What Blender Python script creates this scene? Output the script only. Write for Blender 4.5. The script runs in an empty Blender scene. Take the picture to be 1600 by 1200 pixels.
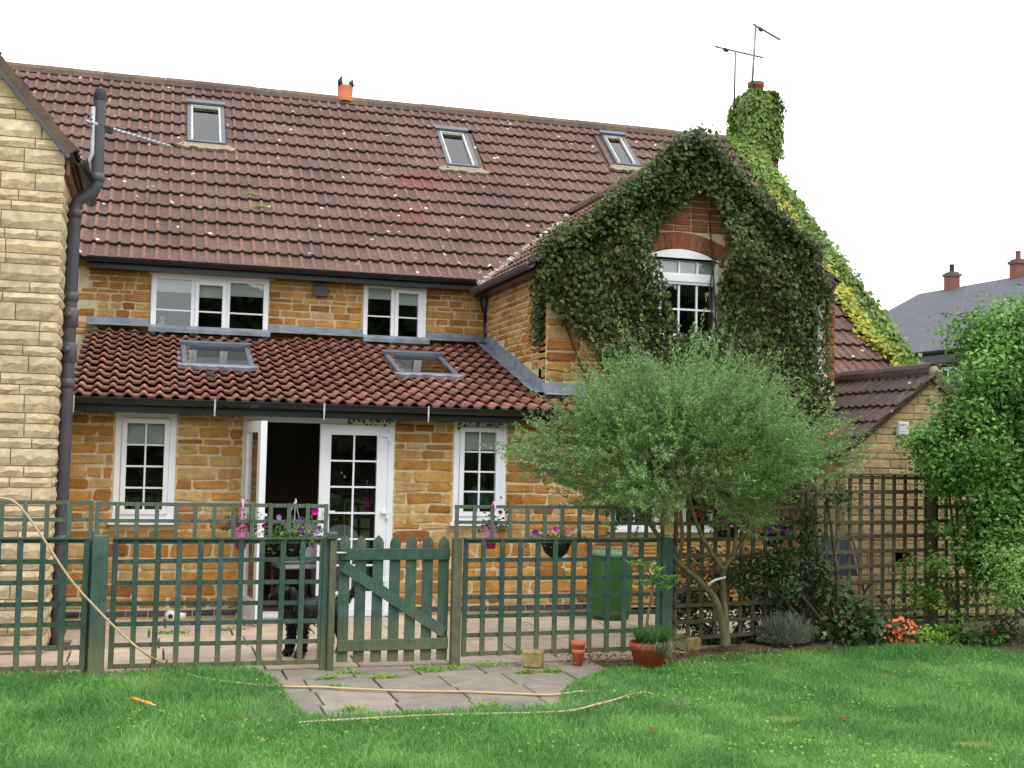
import bpy, bmesh, math, random
import numpy as np
from mathutils import Vector, Matrix
from math import sin, cos, tan, radians, degrees, pi, sqrt, atan2, hypot

# ------------------------------------------------------------------ camera
F_PX, YAW, PITCH, ROLL = 1908.0759, -0.2867, 0.0553, 0.0215
CAM = np.array([-0.9223, -12.8668, 1.7576])
def _basis():
    cy, sy, cp, sp = cos(YAW), sin(YAW), cos(PITCH), sin(PITCH)
    w = np.array([-sy*cp, cy*cp, sp]); r = np.array([cy, sy, 0.0]); u = np.cross(r, w)
    cr, sr = cos(ROLL), sin(ROLL)
    return cr*r + sr*u, -sr*r + cr*u, w
R_, U_, W_ = _basis()
def ray(u, v): return W_ + (u-800)/F_PX*R_ - (v-600)/F_PX*U_
def atY(u, v, Y): d = ray(u, v); return CAM + d*((Y-CAM[1])/d[1])
def atZ(u, v, Z=0.0): d = ray(u, v); return CAM + d*((Z-CAM[2])/d[2])
def atX(u, v, X): d = ray(u, v); return CAM + d*((X-CAM[0])/d[0])
def onplane(u, v, P, N): d = ray(u, v); P = np.array(P); N = np.array(N); return CAM + d*(((P-CAM)@N)/(d@N))

scene = bpy.context.scene
COL = scene.collection
cam = bpy.data.cameras.new('camera'); cam_o = bpy.data.objects.new('camera', cam); COL.objects.link(cam_o)
cam.sensor_fit = 'HORIZONTAL'; cam.sensor_width = 36.0; cam.lens = F_PX*36.0/1600.0
cam.clip_start = 0.1; cam.clip_end = 2000
m = Matrix.Identity(4)
for i in range(3):
    m[i][0] = R_[i]; m[i][1] = U_[i]; m[i][2] = -W_[i]; m[i][3] = CAM[i]
cam_o.matrix_world = m
scene.camera = cam_o

# ------------------------------------------------------------------ light
SUN_EL, SUN_AZ = radians(56), radians(150)     # azimuth from +Y towards +X: behind the camera, to its right
world = bpy.data.worlds.new('World'); scene.world = world; world.use_nodes = True
nt = world.node_tree; nt.nodes.clear()
sky = nt.nodes.new('ShaderNodeTexSky'); sky.sky_type = 'NISHITA'; sky.sun_disc = False
sky.sun_elevation = SUN_EL; sky.sun_rotation = SUN_AZ; sky.air_density = 1.0; sky.dust_density = 3.0
sc_ = nt.nodes.new('ShaderNodeVectorMath'); sc_.operation = 'SCALE'; sc_.inputs['Scale'].default_value = 0.10
mx = nt.nodes.new('ShaderNodeMix'); mx.data_type = 'RGBA'; mx.inputs['Factor'].default_value = 0.90
mx.inputs[7].default_value = (1.34, 1.375, 1.41, 1)          # an even white cloud deck over nearly all of the sky
bg = nt.nodes.new('ShaderNodeBackground'); bg.inputs['Strength'].default_value = 1.0
wo = nt.nodes.new('ShaderNodeOutputWorld')
nt.links.new(sky.outputs[0], sc_.inputs[0]); nt.links.new(sc_.outputs[0], mx.inputs[6])
nt.links.new(mx.outputs[2], bg.inputs[0]); nt.links.new(bg.outputs[0], wo.inputs[0])
sun = bpy.data.lights.new('sun', 'SUN'); sun.energy = 1.0; sun.angle = radians(22); sun.color = (1, 0.96, 0.9)
sun_o = bpy.data.objects.new('sun', sun); COL.objects.link(sun_o)
sd = Vector((sin(SUN_AZ)*cos(SUN_EL), cos(SUN_AZ)*cos(SUN_EL), sin(SUN_EL)))
sun_o.rotation_euler = (-sd).to_track_quat('-Z', 'Y').to_euler(); sun_o.location = (5, -20, 20)
vs = scene.view_settings; vs.view_transform = 'Standard'; vs.look = 'None'; vs.exposure = 0.70; vs.gamma = 1.0
vs.use_curve_mapping = False
scene.cycles.max_bounces = 8; scene.cycles.transparent_max_bounces = 16

# ------------------------------------------------------------------ materials
SAT = 1.0
def S(r, g, b, k=1.0):
    f = lambda c: (c/12.92 if c <= .04045 else ((c+.055)/1.055)**2.4)
    q = [k*f(c/255.0) for c in (r, g, b)]; lum = .3*q[0]+.59*q[1]+.11*q[2]
    return tuple(lum+(c-lum)*SAT for c in q) + (1.0,)
class NT:
    def __init__(s, name):
        s.m = bpy.data.materials.new(name); s.m.use_nodes = True; s.t = s.m.node_tree; s.t.nodes.clear()
        s.out = s.t.nodes.new('ShaderNodeOutputMaterial')
    def n(s, typ, ins=None, **kw):
        o = s.t.nodes.new('ShaderNode'+typ)
        for k, v in kw.items(): setattr(o, k, v)
        for k, v in (ins or {}).items():
            if isinstance(v, bpy.types.NodeSocket): s.t.links.new(v, o.inputs[k])
            else: o.inputs[k].default_value = v
        return o
    def math(s, op, a, b=0.0): return s.n('Math', {0: a, 1: b}, operation=op).outputs[0]
    def noise(s, scale, detail=3, rough=.55, vec=None):
        return s.n('TexNoise', {'Vector': vec if vec is not None else s.pos(), 'Scale': scale, 'Detail': detail, 'Roughness': rough}).outputs[0]
    def pos(s):
        if not hasattr(s, '_p'): s._p = s.n('NewGeometry').outputs['Position']
        return s._p
    def rnd(s):
        if not hasattr(s, '_r'):
            a = s.n('ObjectInfo').outputs['Random']; b = s.n('Attribute', attribute_name='rnd').outputs['Fac']
            s._r = s.math('FRACT', s.math('ADD', a, b))
        return s._r
    def ramp(s, fac, stops):
        o = s.n('ValToRGB', {0: fac}); el = o.color_ramp.elements
        while len(el) < len(stops): el.new(0.5)
        for e, (p, c) in zip(el, stops): e.position = p; e.color = c
        return o.outputs[0]
    def mix(s, f, a, b, blend='MIX'):
        o = s.n('Mix', {0: f, 6: a, 7: b}, data_type='RGBA', blend_type=blend); return o.outputs[2]
    def thr(s, v, lo, hi): return s.n('MapRange', {0: v, 1: lo, 2: hi, 3: 0.0, 4: 1.0}).outputs[0]
    def finish(s, col, rough=.8, bump=None, bumpd=.01, spec=.3, metal=0, strength=1.0, normal=None):
        b = s.n('BsdfPrincipled', {'Base Color': col, 'Roughness': rough, 'Specular IOR Level': spec, 'Metallic': metal})
        if bump is not None:
            bn = s.n('Bump', {'Height': bump, 'Distance': bumpd, 'Strength': strength}); s.t.links.new(bn.outputs[0], b.inputs['Normal'])
        s.t.links.new(b.outputs[0], s.out.inputs[0]); return s.m
MATS = {}
def even(cols): return [(i/(max(1, len(cols)-1)), c) for i, c in enumerate(cols)]
def simple(name, c1, c2=None, scale=8, rough=.6, bump=0, bscale=40, spec=.3, metal=0, var=.25):
    t = NT(name); c2 = c2 or tuple(x*(1-var) for x in c1[:3])+(1,)
    col = t.mix(t.thr(t.noise(scale, 4), .35, .65), c1, c2)
    r = t.math('MULTIPLY_ADD', t.noise(scale*2, 2), .2); 
    MATS[name] = t.finish(col, rough, t.noise(bscale, 4) if bump else None, bump, spec, metal); return MATS[name]
def palette(name, cols, nscale=14, dark=.35, rough=.85, bump=.006, bscale=45, moss=None, mossk=(.62, .72), mscale=2.2, spots=None, crest=None, spec=.25, grain=.5, stain=None, algae=None, faded=None):
    """one colour for each piece from the palette, then grain, stains and fine relief"""
    t = NT(name); col = t.ramp(t.rnd(), even(cols))
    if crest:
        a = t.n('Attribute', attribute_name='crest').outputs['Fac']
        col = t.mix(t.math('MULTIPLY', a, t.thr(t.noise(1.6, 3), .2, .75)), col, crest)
    nz = t.noise(nscale, 5, .6)
    k = t.n('MapRange', {0: nz, 1: .3, 2: .7, 3: 1-dark, 4: 1+dark*.45}).outputs[0]
    col = t.mix(1.0, col, t.n('CombineColor', {0: k, 1: k, 2: k}).outputs[0], 'MULTIPLY')
    big = t.n('MapRange', {0: t.noise(.9, 3), 1: .3, 2: .7, 3: .86, 4: 1.1}).outputs[0]
    col = t.mix(1.0, col, t.n('CombineColor', {0: big, 1: big, 2: big}).outputs[0], 'MULTIPLY')
    if moss:
        col = t.mix(t.math('MULTIPLY', t.thr(t.noise(mscale, 5, .65), *mossk), .85), col, moss)
    if stain:
        col = t.mix(t.math('MULTIPLY', t.thr(t.noise(.55, 4, .6), .62, .70), .6), col, stain)
    if algae or faded:
        z = t.n('SeparateXYZ', {0: t.pos()}).outputs[2]; zn = t.math('ADD', z, t.math('MULTIPLY', t.math('SUBTRACT', t.noise(7, 4), .5), .5))
        if algae: col = t.mix(t.math('MULTIPLY', t.thr(zn, .42, .06), .75), col, algae)
        if faded: col = t.mix(t.math('MULTIPLY', t.thr(zn, .98, 1.10), .6), col, faded)
        sv = t.n('VectorMath', {0: t.pos(), 1: (60, 60, 5)}, operation='MULTIPLY').outputs[0]; gr = t.n('MapRange', {0: t.noise(1.0, 4, .7, sv), 1: .35, 2: .7, 3: .82, 4: 1.12}).outputs[0]
        col = t.mix(1.0, col, t.n('CombineColor', {0: gr, 1: gr, 2: gr}).outputs[0], 'MULTIPLY')
    if spots:
        c, sc, lo = spots
        v = t.n('TexVoronoi', {'Vector': t.pos(), 'Scale': sc, 'Randomness': 1.0}).outputs['Distance']
        keep = t.thr(t.noise(sc*.45, 2), .46, .56)
        col = t.mix(t.math('MULTIPLY', t.thr(v, lo, lo*.55), keep), col, c)
    h = t.noise(bscale, 5, .6)
    MATS[name] = t.finish(col, rough, h, bump, spec); return MATS[name]
def leafmat(name, cols, trans=.3, rough=.5, spec=.35, clump=.35, cscale=2.5):
    t = NT(name); col = t.ramp(t.n('Attribute', attribute_name='rnd').outputs['Fac'], even(cols))
    k = t.n('MapRange', {0: t.noise(cscale, 3), 1: .32, 2: .68, 3: 1-clump, 4: 1+clump*.6}).outputs[0]
    col = t.mix(1.0, col, t.n('CombineColor', {0: k, 1: k, 2: k}).outputs[0], 'MULTIPLY')
    b = t.n('BsdfPrincipled', {'Base Color': col, 'Roughness': rough, 'Specular IOR Level': spec})
    tr = t.n('BsdfTranslucent', {'Color': col}); mxs = t.n('MixShader', {0: trans})
    t.t.links.new(b.outputs[0], mxs.inputs[1]); t.t.links.new(tr.outputs[0], mxs.inputs[2]); t.t.links.new(mxs.outputs[0], t.out.inputs[0])
    MATS[name] = t.m; return t.m
def glassmat(name, tint=(.9, .93, .93, 1), boost=1.0):
    t = NT(name); fr = t.n('Fresnel', {'IOR': 1.52}).outputs[0]
    f = t.math('MINIMUM', t.math('MULTIPLY', fr, boost), 1.0)
    wob = t.n('Bump', {'Height': t.noise(1.1, 1), 'Distance': .01, 'Strength': .25}).outputs[0]
    g = t.n('BsdfGlossy', {'Color': (1, 1, 1, 1), 'Roughness': .01, 'Normal': wob}); tr = t.n('BsdfTransparent', {'Color': tint})
    mxs = t.n('MixShader', {0: f}); t.t.links.new(tr.outputs[0], mxs.inputs[1]); t.t.links.new(g.outputs[0], mxs.inputs[2])
    t.t.links.new(mxs.outputs[0], t.out.inputs[0]); MATS[name] = t.m; return t.m

palette('ironstone', [S(146, 102, 48), S(182, 134, 66), S(170, 120, 56), S(194, 148, 80), S(158, 108, 52), S(186, 138, 70), S(192, 166, 116), S(174, 124, 58), S(140, 90, 50), S(190, 144, 76), S(184, 154, 104), S(166, 112, 50)], 9, .34, bump=.012, bscale=26)
palette('mortar', [S(206, 190, 154), S(196, 178, 140)], 18, .22, bump=.006, bscale=60)
palette('recon_block', [S(204, 182, 146), S(192, 170, 138), S(212, 192, 160), S(184, 164, 132), S(200, 176, 142)], 11, .30, bump=.014, bscale=24, moss=S(150, 140, 108), mossk=(.6, .85), mscale=3)
palette('annex_block', [S(180, 156, 116), S(168, 146, 108), S(188, 166, 126), S(162, 138, 104), S(176, 146, 114)], 11, .26, bump=.010, bscale=24)
palette('block_mortar', [S(150, 136, 108), S(142, 128, 100)], 18, .22, bump=.005, bscale=60)
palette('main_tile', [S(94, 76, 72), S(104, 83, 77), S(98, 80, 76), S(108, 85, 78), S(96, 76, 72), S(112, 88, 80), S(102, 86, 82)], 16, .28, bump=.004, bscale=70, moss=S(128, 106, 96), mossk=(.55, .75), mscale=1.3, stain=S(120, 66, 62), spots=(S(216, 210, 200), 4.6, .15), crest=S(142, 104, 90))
palette('brown_tile', [S(78, 66, 63), S(88, 72, 68), S(82, 70, 67), S(94, 74, 68)], 16, .25, bump=.004, bscale=70, spots=(S(190, 184, 174), 4.5, .12))
palette('orange_tile', [S(188, 104, 70), S(180, 98, 66)], 16, .2, bump=.004, bscale=70)
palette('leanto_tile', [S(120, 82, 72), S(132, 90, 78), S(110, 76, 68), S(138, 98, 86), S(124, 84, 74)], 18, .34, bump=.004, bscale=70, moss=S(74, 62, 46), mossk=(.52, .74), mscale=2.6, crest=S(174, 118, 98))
palette('ridge_tile', [S(104, 90, 80), S(112, 94, 82), S(96, 84, 76), S(112, 86, 74)], 16, .3, bump=.006, bscale=50, moss=S(130, 108, 66), mossk=(.64, .76), mscale=2.5)
palette('brick', [S(136, 84, 58), S(126, 76, 54), S(146, 92, 66), S(118, 70, 52), S(138, 96, 74)], 14, .3, bump=.005, bscale=50)
palette('blue_brick', [S(78, 74, 84), S(88, 82, 90), S(70, 68, 78)], 14, .2, bump=.003, bscale=50, rough=.5)
palette('patio_slab', [S(184, 166, 148), S(190, 172, 150), S(176, 160, 146), S(188, 164, 142)], 6, .18, bump=.004, bscale=22, moss=S(150, 140, 116), mossk=(.6, .8), mscale=2)
palette('path_slab', [S(134, 126, 116), S(142, 132, 122), S(126, 120, 112), S(136, 124, 118)], 6, .26, bump=.006, bscale=22, moss=S(122, 122, 92), mossk=(.55, .78), mscale=2.4)
palette('green_wood', [S(62, 84, 76), S(68, 92, 82), S(58, 78, 70), S(76, 98, 88)], 10, .28, bump=.003, bscale=40, moss=S(92, 100, 78), mossk=(.58, .74), mscale=3.2, algae=S(112, 110, 78), faded=S(104, 112, 98))
palette('grey_green_wood', [S(96, 98, 74), S(104, 102, 78), S(90, 94, 72)], 10, .3, bump=.004, bscale=40, moss=S(92, 102, 62), mossk=(.6, .75), mscale=4)
palette('brown_wood', [S(94, 86, 68), S(102, 92, 74), S(84, 78, 62), S(108, 96, 76)], 12, .32, bump=.004, bscale=50, moss=S(92, 98, 72), mossk=(.58, .76), mscale=3)
simple('upvc', S(228, 229, 234), S(220, 222, 228), 3, .32, spec=.45)
simple('old_white', S(214, 210, 206), S(188, 182, 178), 4, .5, .002, 30)
simple('black_plastic', S(24, 25, 30), S(19, 20, 24), 5, .35, spec=.5)
simple('grey_plastic', S(82, 78, 86), S(70, 67, 75), 4, .45, spec=.4)
simple('lead', S(132, 138, 150), S(104, 110, 122), 6, .5, .004, 14, spec=.4)
simple('window_grey', S(88, 94, 104), S(78, 84, 94), 6, .4, spec=.45)
simple('wood_inner', S(206, 198, 184), None, 6, .5)
simple('cement', S(152, 140, 122), S(130, 118, 102), 12, .9, .008, 40)
simple('white_cement', S(208, 204, 196), S(170, 162, 150), 14, .9, .008, 40)
simple('blind', S(214, 214, 206), S(202, 202, 194), 2, .8)
simple('room', S(112, 98, 84), None, 2, .9)
simple('room_floor', S(96, 70, 52), None, 4, .6)
simple('steel', S(196, 200, 206), None, 8, .35, metal=.15)
simple('aerial_metal', S(120, 124, 130), None, 8, .4, metal=.5)
simple('terracotta', S(192, 112, 78), S(176, 98, 70), 9, .8, .003, 40)
simple('terracotta_red', S(176, 84, 54), S(150, 72, 52), 9, .8, .004, 40)
simple('cowl', S(44, 46, 52), None, 9, .6)
simple('soil', S(70, 54, 40), S(96, 78, 58), 14, .95, .03, 24)
simple('lawn_soil', S(108, 128, 60), S(92, 112, 52), 5, .95, .02, 24)
simple('joint_soil', S(74, 66, 50), S(84, 90, 56), 7, .95, .01, 40)
simple('field', S(80, 110, 52), S(68, 96, 44), .6, .95)
simple('bark', S(108, 104, 72), S(84, 80, 58), 12, .9, .006, 50)
simple('bark_dark', S(74, 64, 48), None, 12, .9, .006, 50)
simple('stone_block', S(158, 146, 92), S(122, 108, 66), 10, .9, .008, 40)
simple('hose', S(190, 168, 134), S(176, 154, 122), 5, .5)
simple('pink_metal', S(244, 150, 204), S(238, 134, 194), 5, .35, spec=.5)
simple('deep_pink', S(190, 60, 120), None, 5, .4)
simple('basket', S(32, 30, 28), None, 30, .8)
simple('bin_green', S(50, 98, 44), S(44, 88, 40), 4, .45, spec=.4)
simple('bin_lid', S(104, 140, 96), None, 4, .45)
simple('slate', S(80, 80, 88), S(72, 72, 80), 2.0, .7, .01, 6)
simple('far_brick', S(122, 82, 74), S(112, 76, 68), 3, .9)
simple('fabric_grey', S(184, 184, 188), None, 20, .9)
simple('chair_wood', S(116, 78, 60), None, 10, .5)
simple('blue_canvas', S(56, 66, 80), None, 10, .7)
simple('globe_blue', S(70, 120, 150), S(90, 150, 110), 10, .4)
simple('figure_white', S(224, 224, 220), None, 10, .6)
simple('orange_plastic', S(238, 150, 40), None, 10, .4)
simple('fur', S(20, 19, 20), S(12, 12, 13), 30, .6, .01, 60, spec=.35)
simple('eye', S(14, 10, 8), None, 10, .1, spec=.6)
simple('ball_white', S(226, 220, 212), None, 10, .5)
simple('petal_magenta', S(214, 36, 168), S(190, 26, 150), 30, .6)
simple('petal_purple', S(112, 40, 150), S(90, 30, 120), 30, .6)
simple('petal_lilac', S(176, 120, 200), None, 30, .6)
simple('petal_pink', S(232, 120, 170), None, 30, .6)
simple('petal_red', S(196, 40, 44), None, 30, .6)
simple('petal_orange', S(244, 136, 78), S(236, 108, 58), 30, .6)
simple('petal_white', S(230, 226, 220), None, 30, .6)
simple('dead_leaf', S(120, 76, 48), S(96, 60, 40), 30, .9)
glassmat('glass', boost=1.35)
glassmat('roof_glass', (.85, .9, .94, 1), 1.3)
leafmat('ivy', [S(50, 68, 34), S(60, 80, 38), S(70, 90, 44), S(56, 76, 40), S(80, 98, 48), S(98, 104, 54), S(104, 90, 58)], .25, .5, .3, .35, 2.2)
leafmat('creeper', [S(98, 132, 54), S(114, 146, 62), S(86, 120, 50), S(128, 154, 68), S(144, 160, 74), S(106, 138, 58)], .3, .45, .4, .3, 1.5)
leafmat('creeper_yellow', [S(168, 176, 66), S(190, 188, 80), S(150, 166, 58), S(204, 190, 92)], .3, .45, .4, .3, 1.5)
leafmat('feather', [S(110, 142, 86), S(124, 156, 94), S(140, 168, 104), S(114, 146, 92), S(158, 182, 110)], .3, .55, .3, .35, 2.0)
leafmat('shrub', [S(64, 106, 46), S(84, 130, 54), S(102, 146, 62), S(116, 158, 72), S(144, 180, 90)], .35, .45, .35, .5, 2.2)
leafmat('shrub_light', [S(132, 168, 82), S(146, 180, 94), S(118, 156, 74), S(158, 188, 102)], .35, .5, .35, .3, 2.5)
leafmat('dark_leaf', [S(48, 70, 38), S(58, 82, 44), S(66, 90, 50), S(54, 76, 42)], .2, .45, .4, .3, 3)
leafmat('glossy_leaf', [S(84, 132, 58), S(104, 150, 66), S(130, 172, 88), S(92, 140, 60)], .25, .25, .5, .2, 5)
leafmat('bright_leaf', [S(120, 160, 58), S(140, 176, 66), S(104, 148, 56)], .3, .5, .35, .2, 5)
leafmat('grey_leaf', [S(128, 142, 116), S(146, 156, 130), S(114, 130, 100), S(156, 156, 152)], .25, .6, .3, .3, 4)
leafmat('tuft', [S(62, 104, 54), S(74, 118, 62), S(88, 130, 72)], .3, .5, .3, .2, 5)
leafmat('lawn_grass', [S(82, 134, 70), S(92, 146, 74), S(102, 156, 78), S(112, 162, 84), S(126, 172, 92), S(152, 184, 112)], .4, .5, .3, .30, 1.9)
leafmat('far_leaf', [S(40, 54, 30), S(52, 66, 36), S(46, 60, 34)], .1, .7, .2, .4, .5)

# ------------------------------------------------------------------ building helpers
def mesh_obj(name, me, mat=None, parent=None, kind=None):
    o = bpy.data.objects.new(name, me); COL.objects.link(o)
    if mat is not None and len(me.materials) == 0: me.materials.append(MATS[mat])
    if parent is not None:
        o.parent = parent
        if parent.type == 'EMPTY': o.matrix_parent_inverse = Matrix.Translation(-parent.location)
    if kind: o['kind'] = kind
    return o
def thing(name, label, cat, loc=(0, 0, 0), group=None):
    o = bpy.data.objects.new(name, None); COL.objects.link(o); o.location = [float(x) for x in loc]; o.empty_display_size = .1
    o['label'] = label; o['category'] = cat
    if group: o['group'] = group
    return o
def tag(o, label=None, cat=None, group=None, kind=None):
    if label: o['label'] = label
    if cat: o['category'] = cat
    if group: o['group'] = group
    if kind: o['kind'] = kind
    return o
class MB:
    def __init__(s): s.v = []; s.f = []; s.sm = []
    def add(s, vs, fs, smooth=False):
        b = len(s.v); s.v += [tuple(map(float, v)) for v in vs]; s.f += [tuple(b+i for i in f) for f in fs]; s.sm += [smooth]*len(fs); return s
    def box(s, x0, x1, y0, y1, z0, z1):
        return s.add([(x0, y0, z0), (x1, y0, z0), (x1, y1, z0), (x0, y1, z0), (x0, y0, z1), (x1, y0, z1), (x1, y1, z1), (x0, y1, z1)],
                     [(0, 3, 2, 1), (4, 5, 6, 7), (0, 1, 5, 4), (1, 2, 6, 5), (2, 3, 7, 6), (3, 0, 4, 7)])
    def bbox(s, x0, x1, y0, y1, z0, z1, b=.004):
        """box with chamfered vertical and horizontal edges"""
        bm = bmesh.new(); bmesh.ops.create_cube(bm, size=1)
        for v in bm.verts: v.co = Vector(((x0+x1)/2+v.co.x*(x1-x0), (y0+y1)/2+v.co.y*(y1-y0), (z0+z1)/2+v.co.z*(z1-z0)))
        bmesh.ops.bevel(bm, geom=bm.edges[:], offset=b, segments=1, affect='EDGES')
        bm.verts.index_update(); s.add([v.co for v in bm.verts], [[v.index for v in f.verts] for f in bm.faces]); bm.free(); return s
    def obox(s, o, ux, uy, uz, a0, a1, b0, b1, c0, c1):
        o, ux, uy, uz = [np.array(q, float) for q in (o, ux, uy, uz)]
        P = lambda a, b, c: o+ux*a+uy*b+uz*c
        return s.add([P(a0, b0, c0), P(a1, b0, c0), P(a1, b1, c0), P(a0, b1, c0), P(a0, b0, c1), P(a1, b0, c1), P(a1, b1, c1), P(a0, b1, c1)],
                     [(0, 3, 2, 1), (4, 5, 6, 7), (0, 1, 5, 4), (1, 2, 6, 5), (2, 3, 7, 6), (3, 0, 4, 7)])
    def tube(s, pts, r, n=8, caps=True, smooth=True):
        pts = [np.array(p, float) for p in pts]; rs = r if hasattr(r, '__len__') else [r]*len(pts); V = []; Fc = []
        up = None
        for i, p in enumerate(pts):
            d = pts[min(i+1, len(pts)-1)]-pts[max(i-1, 0)]; d = d/(np.linalg.norm(d)+1e-9)
            if up is None: up = np.array([0, 0, 1.]) if abs(d[2]) < .9 else np.array([1., 0, 0])
            a = np.cross(d, up); a /= np.linalg.norm(a)+1e-9; b = np.cross(a, d); up = b
            for k in range(n):
                t = 2*pi*k/n; V.append(p+rs[i]*(cos(t)*a+sin(t)*b))
        for i in range(len(pts)-1):
            for k in range(n):
                k2 = (k+1) % n; Fc.append((i*n+k, i*n+k2, (i+1)*n+k2, (i+1)*n+k))
        if caps: Fc += [tuple(range(n))[::-1], tuple(range((len(pts)-1)*n, len(pts)*n))]
        return s.add(V, Fc, smooth)
    def lathe(s, c, prof, n=20, axis=(0, 0, 1), smooth=True):
        c = np.array(c, float); V = []; Fc = []
        ax = np.array(axis, float); ax /= np.linalg.norm(ax)
        a = np.cross(ax, [0, 1., 0] if abs(ax[1]) < .9 else [1., 0, 0]); a /= np.linalg.norm(a); b = np.cross(ax, a)
        for (r, z) in prof:
            for k in range(n):
                t = 2*pi*k/n; V.append(c+ax*z+r*(cos(t)*a+sin(t)*b))
        for i in range(len(prof)-1):
            for k in range(n):
                k2 = (k+1) % n; Fc.append((i*n+k, i*n+k2, (i+1)*n+k2, (i+1)*n+k))
        return s.add(V, Fc, smooth)
    def prism(s, poly, d):
        """poly: list of 3D points, extruded by vector d"""
        n = len(poly); P = [np.array(p, float) for p in poly]; d = np.array(d, float)
        return s.add(P+[p+d for p in P], [tuple(range(n))[::-1], tuple(range(n, 2*n))]+[(i, (i+1) % n, n+(i+1) % n, n+i) for i in range(n)])
    def build(s, name, mat, parent=None, kind=None, fix=True):
        me = bpy.data.meshes.new(name); me.from_pydata(s.v, [], s.f)
        if fix:
            bm = bmesh.new(); bm.from_mesh(me); bmesh.ops.recalc_face_normals(bm, faces=bm.faces); bm.to_mesh(me); bm.free()
        me.polygons.foreach_set('use_smooth', s.sm); me.update()
        return mesh_obj(name, me, mat, parent, kind)
def fast_mesh(name, V, Fc, rnd=None, smooth=False):
    """V (n,3), Fc (m,k): one mesh in one go; rnd: a value for each vertex"""
    V = np.asarray(V, np.float32); Fc = np.asarray(Fc, np.int32); me = bpy.data.meshes.new(name); k = Fc.shape[1]
    me.vertices.add(len(V)); me.vertices.foreach_set('co', V.ravel())
    me.loops.add(Fc.size); me.loops.foreach_set('vertex_index', Fc.ravel())
    me.polygons.add(len(Fc)); me.polygons.foreach_set('loop_start', np.arange(0, Fc.size, k, dtype=np.int32))
    me.polygons.foreach_set('loop_total', np.full(len(Fc), k, np.int32))
    if smooth: me.polygons.foreach_set('use_smooth', np.ones(len(Fc), bool))
    if rnd is not None:
        a = me.attributes.new('rnd', 'FLOAT', 'POINT'); a.data.foreach_set('value', np.asarray(rnd, np.float32))
    me.update(calc_edges=True); return me
rng = np.random.default_rng(7); random.seed(7)
def unit(a): return a/(np.linalg.norm(a, axis=-1, keepdims=True)+1e-9)
def leaf_arrays(P, N, size, aspect=.6, fold=.15, dirs=None):
    """kite-shaped folded leaves at P facing N: 4 vertices, 2 triangles each"""
    n = len(P); N = unit(N)
    D = unit(rng.normal(size=(n, 3))) if dirs is None else dirs
    T = unit(D-N*np.sum(D*N, 1, keepdims=True)); B = np.cross(N, T)
    L = size[:, None]; Wd = L*aspect*.5
    base = P-T*L*.5; tip = P+T*L*.5; l = P-B*Wd+N*L*fold-T*L*.08; r = P+B*Wd+N*L*fold-T*L*.08
    V = np.stack([base, l, tip, r], 1).reshape(-1, 3); i = np.arange(n)[:, None]*4
    Fc = np.concatenate([i+np.array([[0, 2, 1]]), i+np.array([[0, 3, 2]])], 1).reshape(-1, 3)
    return V, Fc, np.repeat(rng.random(n), 4)
def foliage(name, mat, parent, P, N, size, aspect=.6, fold=.15, dirs=None, kind='stuff'):
    V, Fc, r = leaf_arrays(np.asarray(P, float), np.asarray(N, float), np.asarray(size, float), aspect, fold, dirs)
    return mesh_obj(name, fast_mesh(name, V, Fc, r), mat, parent, kind)
def in_poly(x, y, poly):
    x = np.asarray(x); y = np.asarray(y); ins = np.zeros(x.shape, bool); n = len(poly); j = n-1
    for i in range(n):
        xi, yi = poly[i][:2]; xj, yj = poly[j][:2]
        c = ((yi > y) != (yj > y)) & (x < (xj-xi)*(y-yi)/(yj-yi+1e-12)+xi); ins ^= c; j = i
    return ins
def vnoise(x, y, s, seed=0):
    """cheap smooth noise on arrays in 0..1"""
    r = np.random.default_rng(seed); o = np.zeros_like(np.asarray(x, float))
    for k in range(6):
        a = r.uniform(0, 2*pi); f = s*r.uniform(.5, 1.6); o = o+np.sin(f*(x*cos(a)+y*sin(a))+r.uniform(0, 6.28))
    return .5+o/8.0
def sheet(name, poly, z, mat, kind='structure'):
    bm = bmesh.new(); f = bm.faces.new([bm.verts.new((p[0], p[1], z)) for p in poly]); bm.normal_update()
    if f.normal.z < 0: f.normal_flip()
    bmesh.ops.triangulate(bm, faces=[f]); me = bpy.data.meshes.new(name); bm.to_mesh(me); bm.free()
    return mesh_obj(name, me, mat, None, kind)

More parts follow.
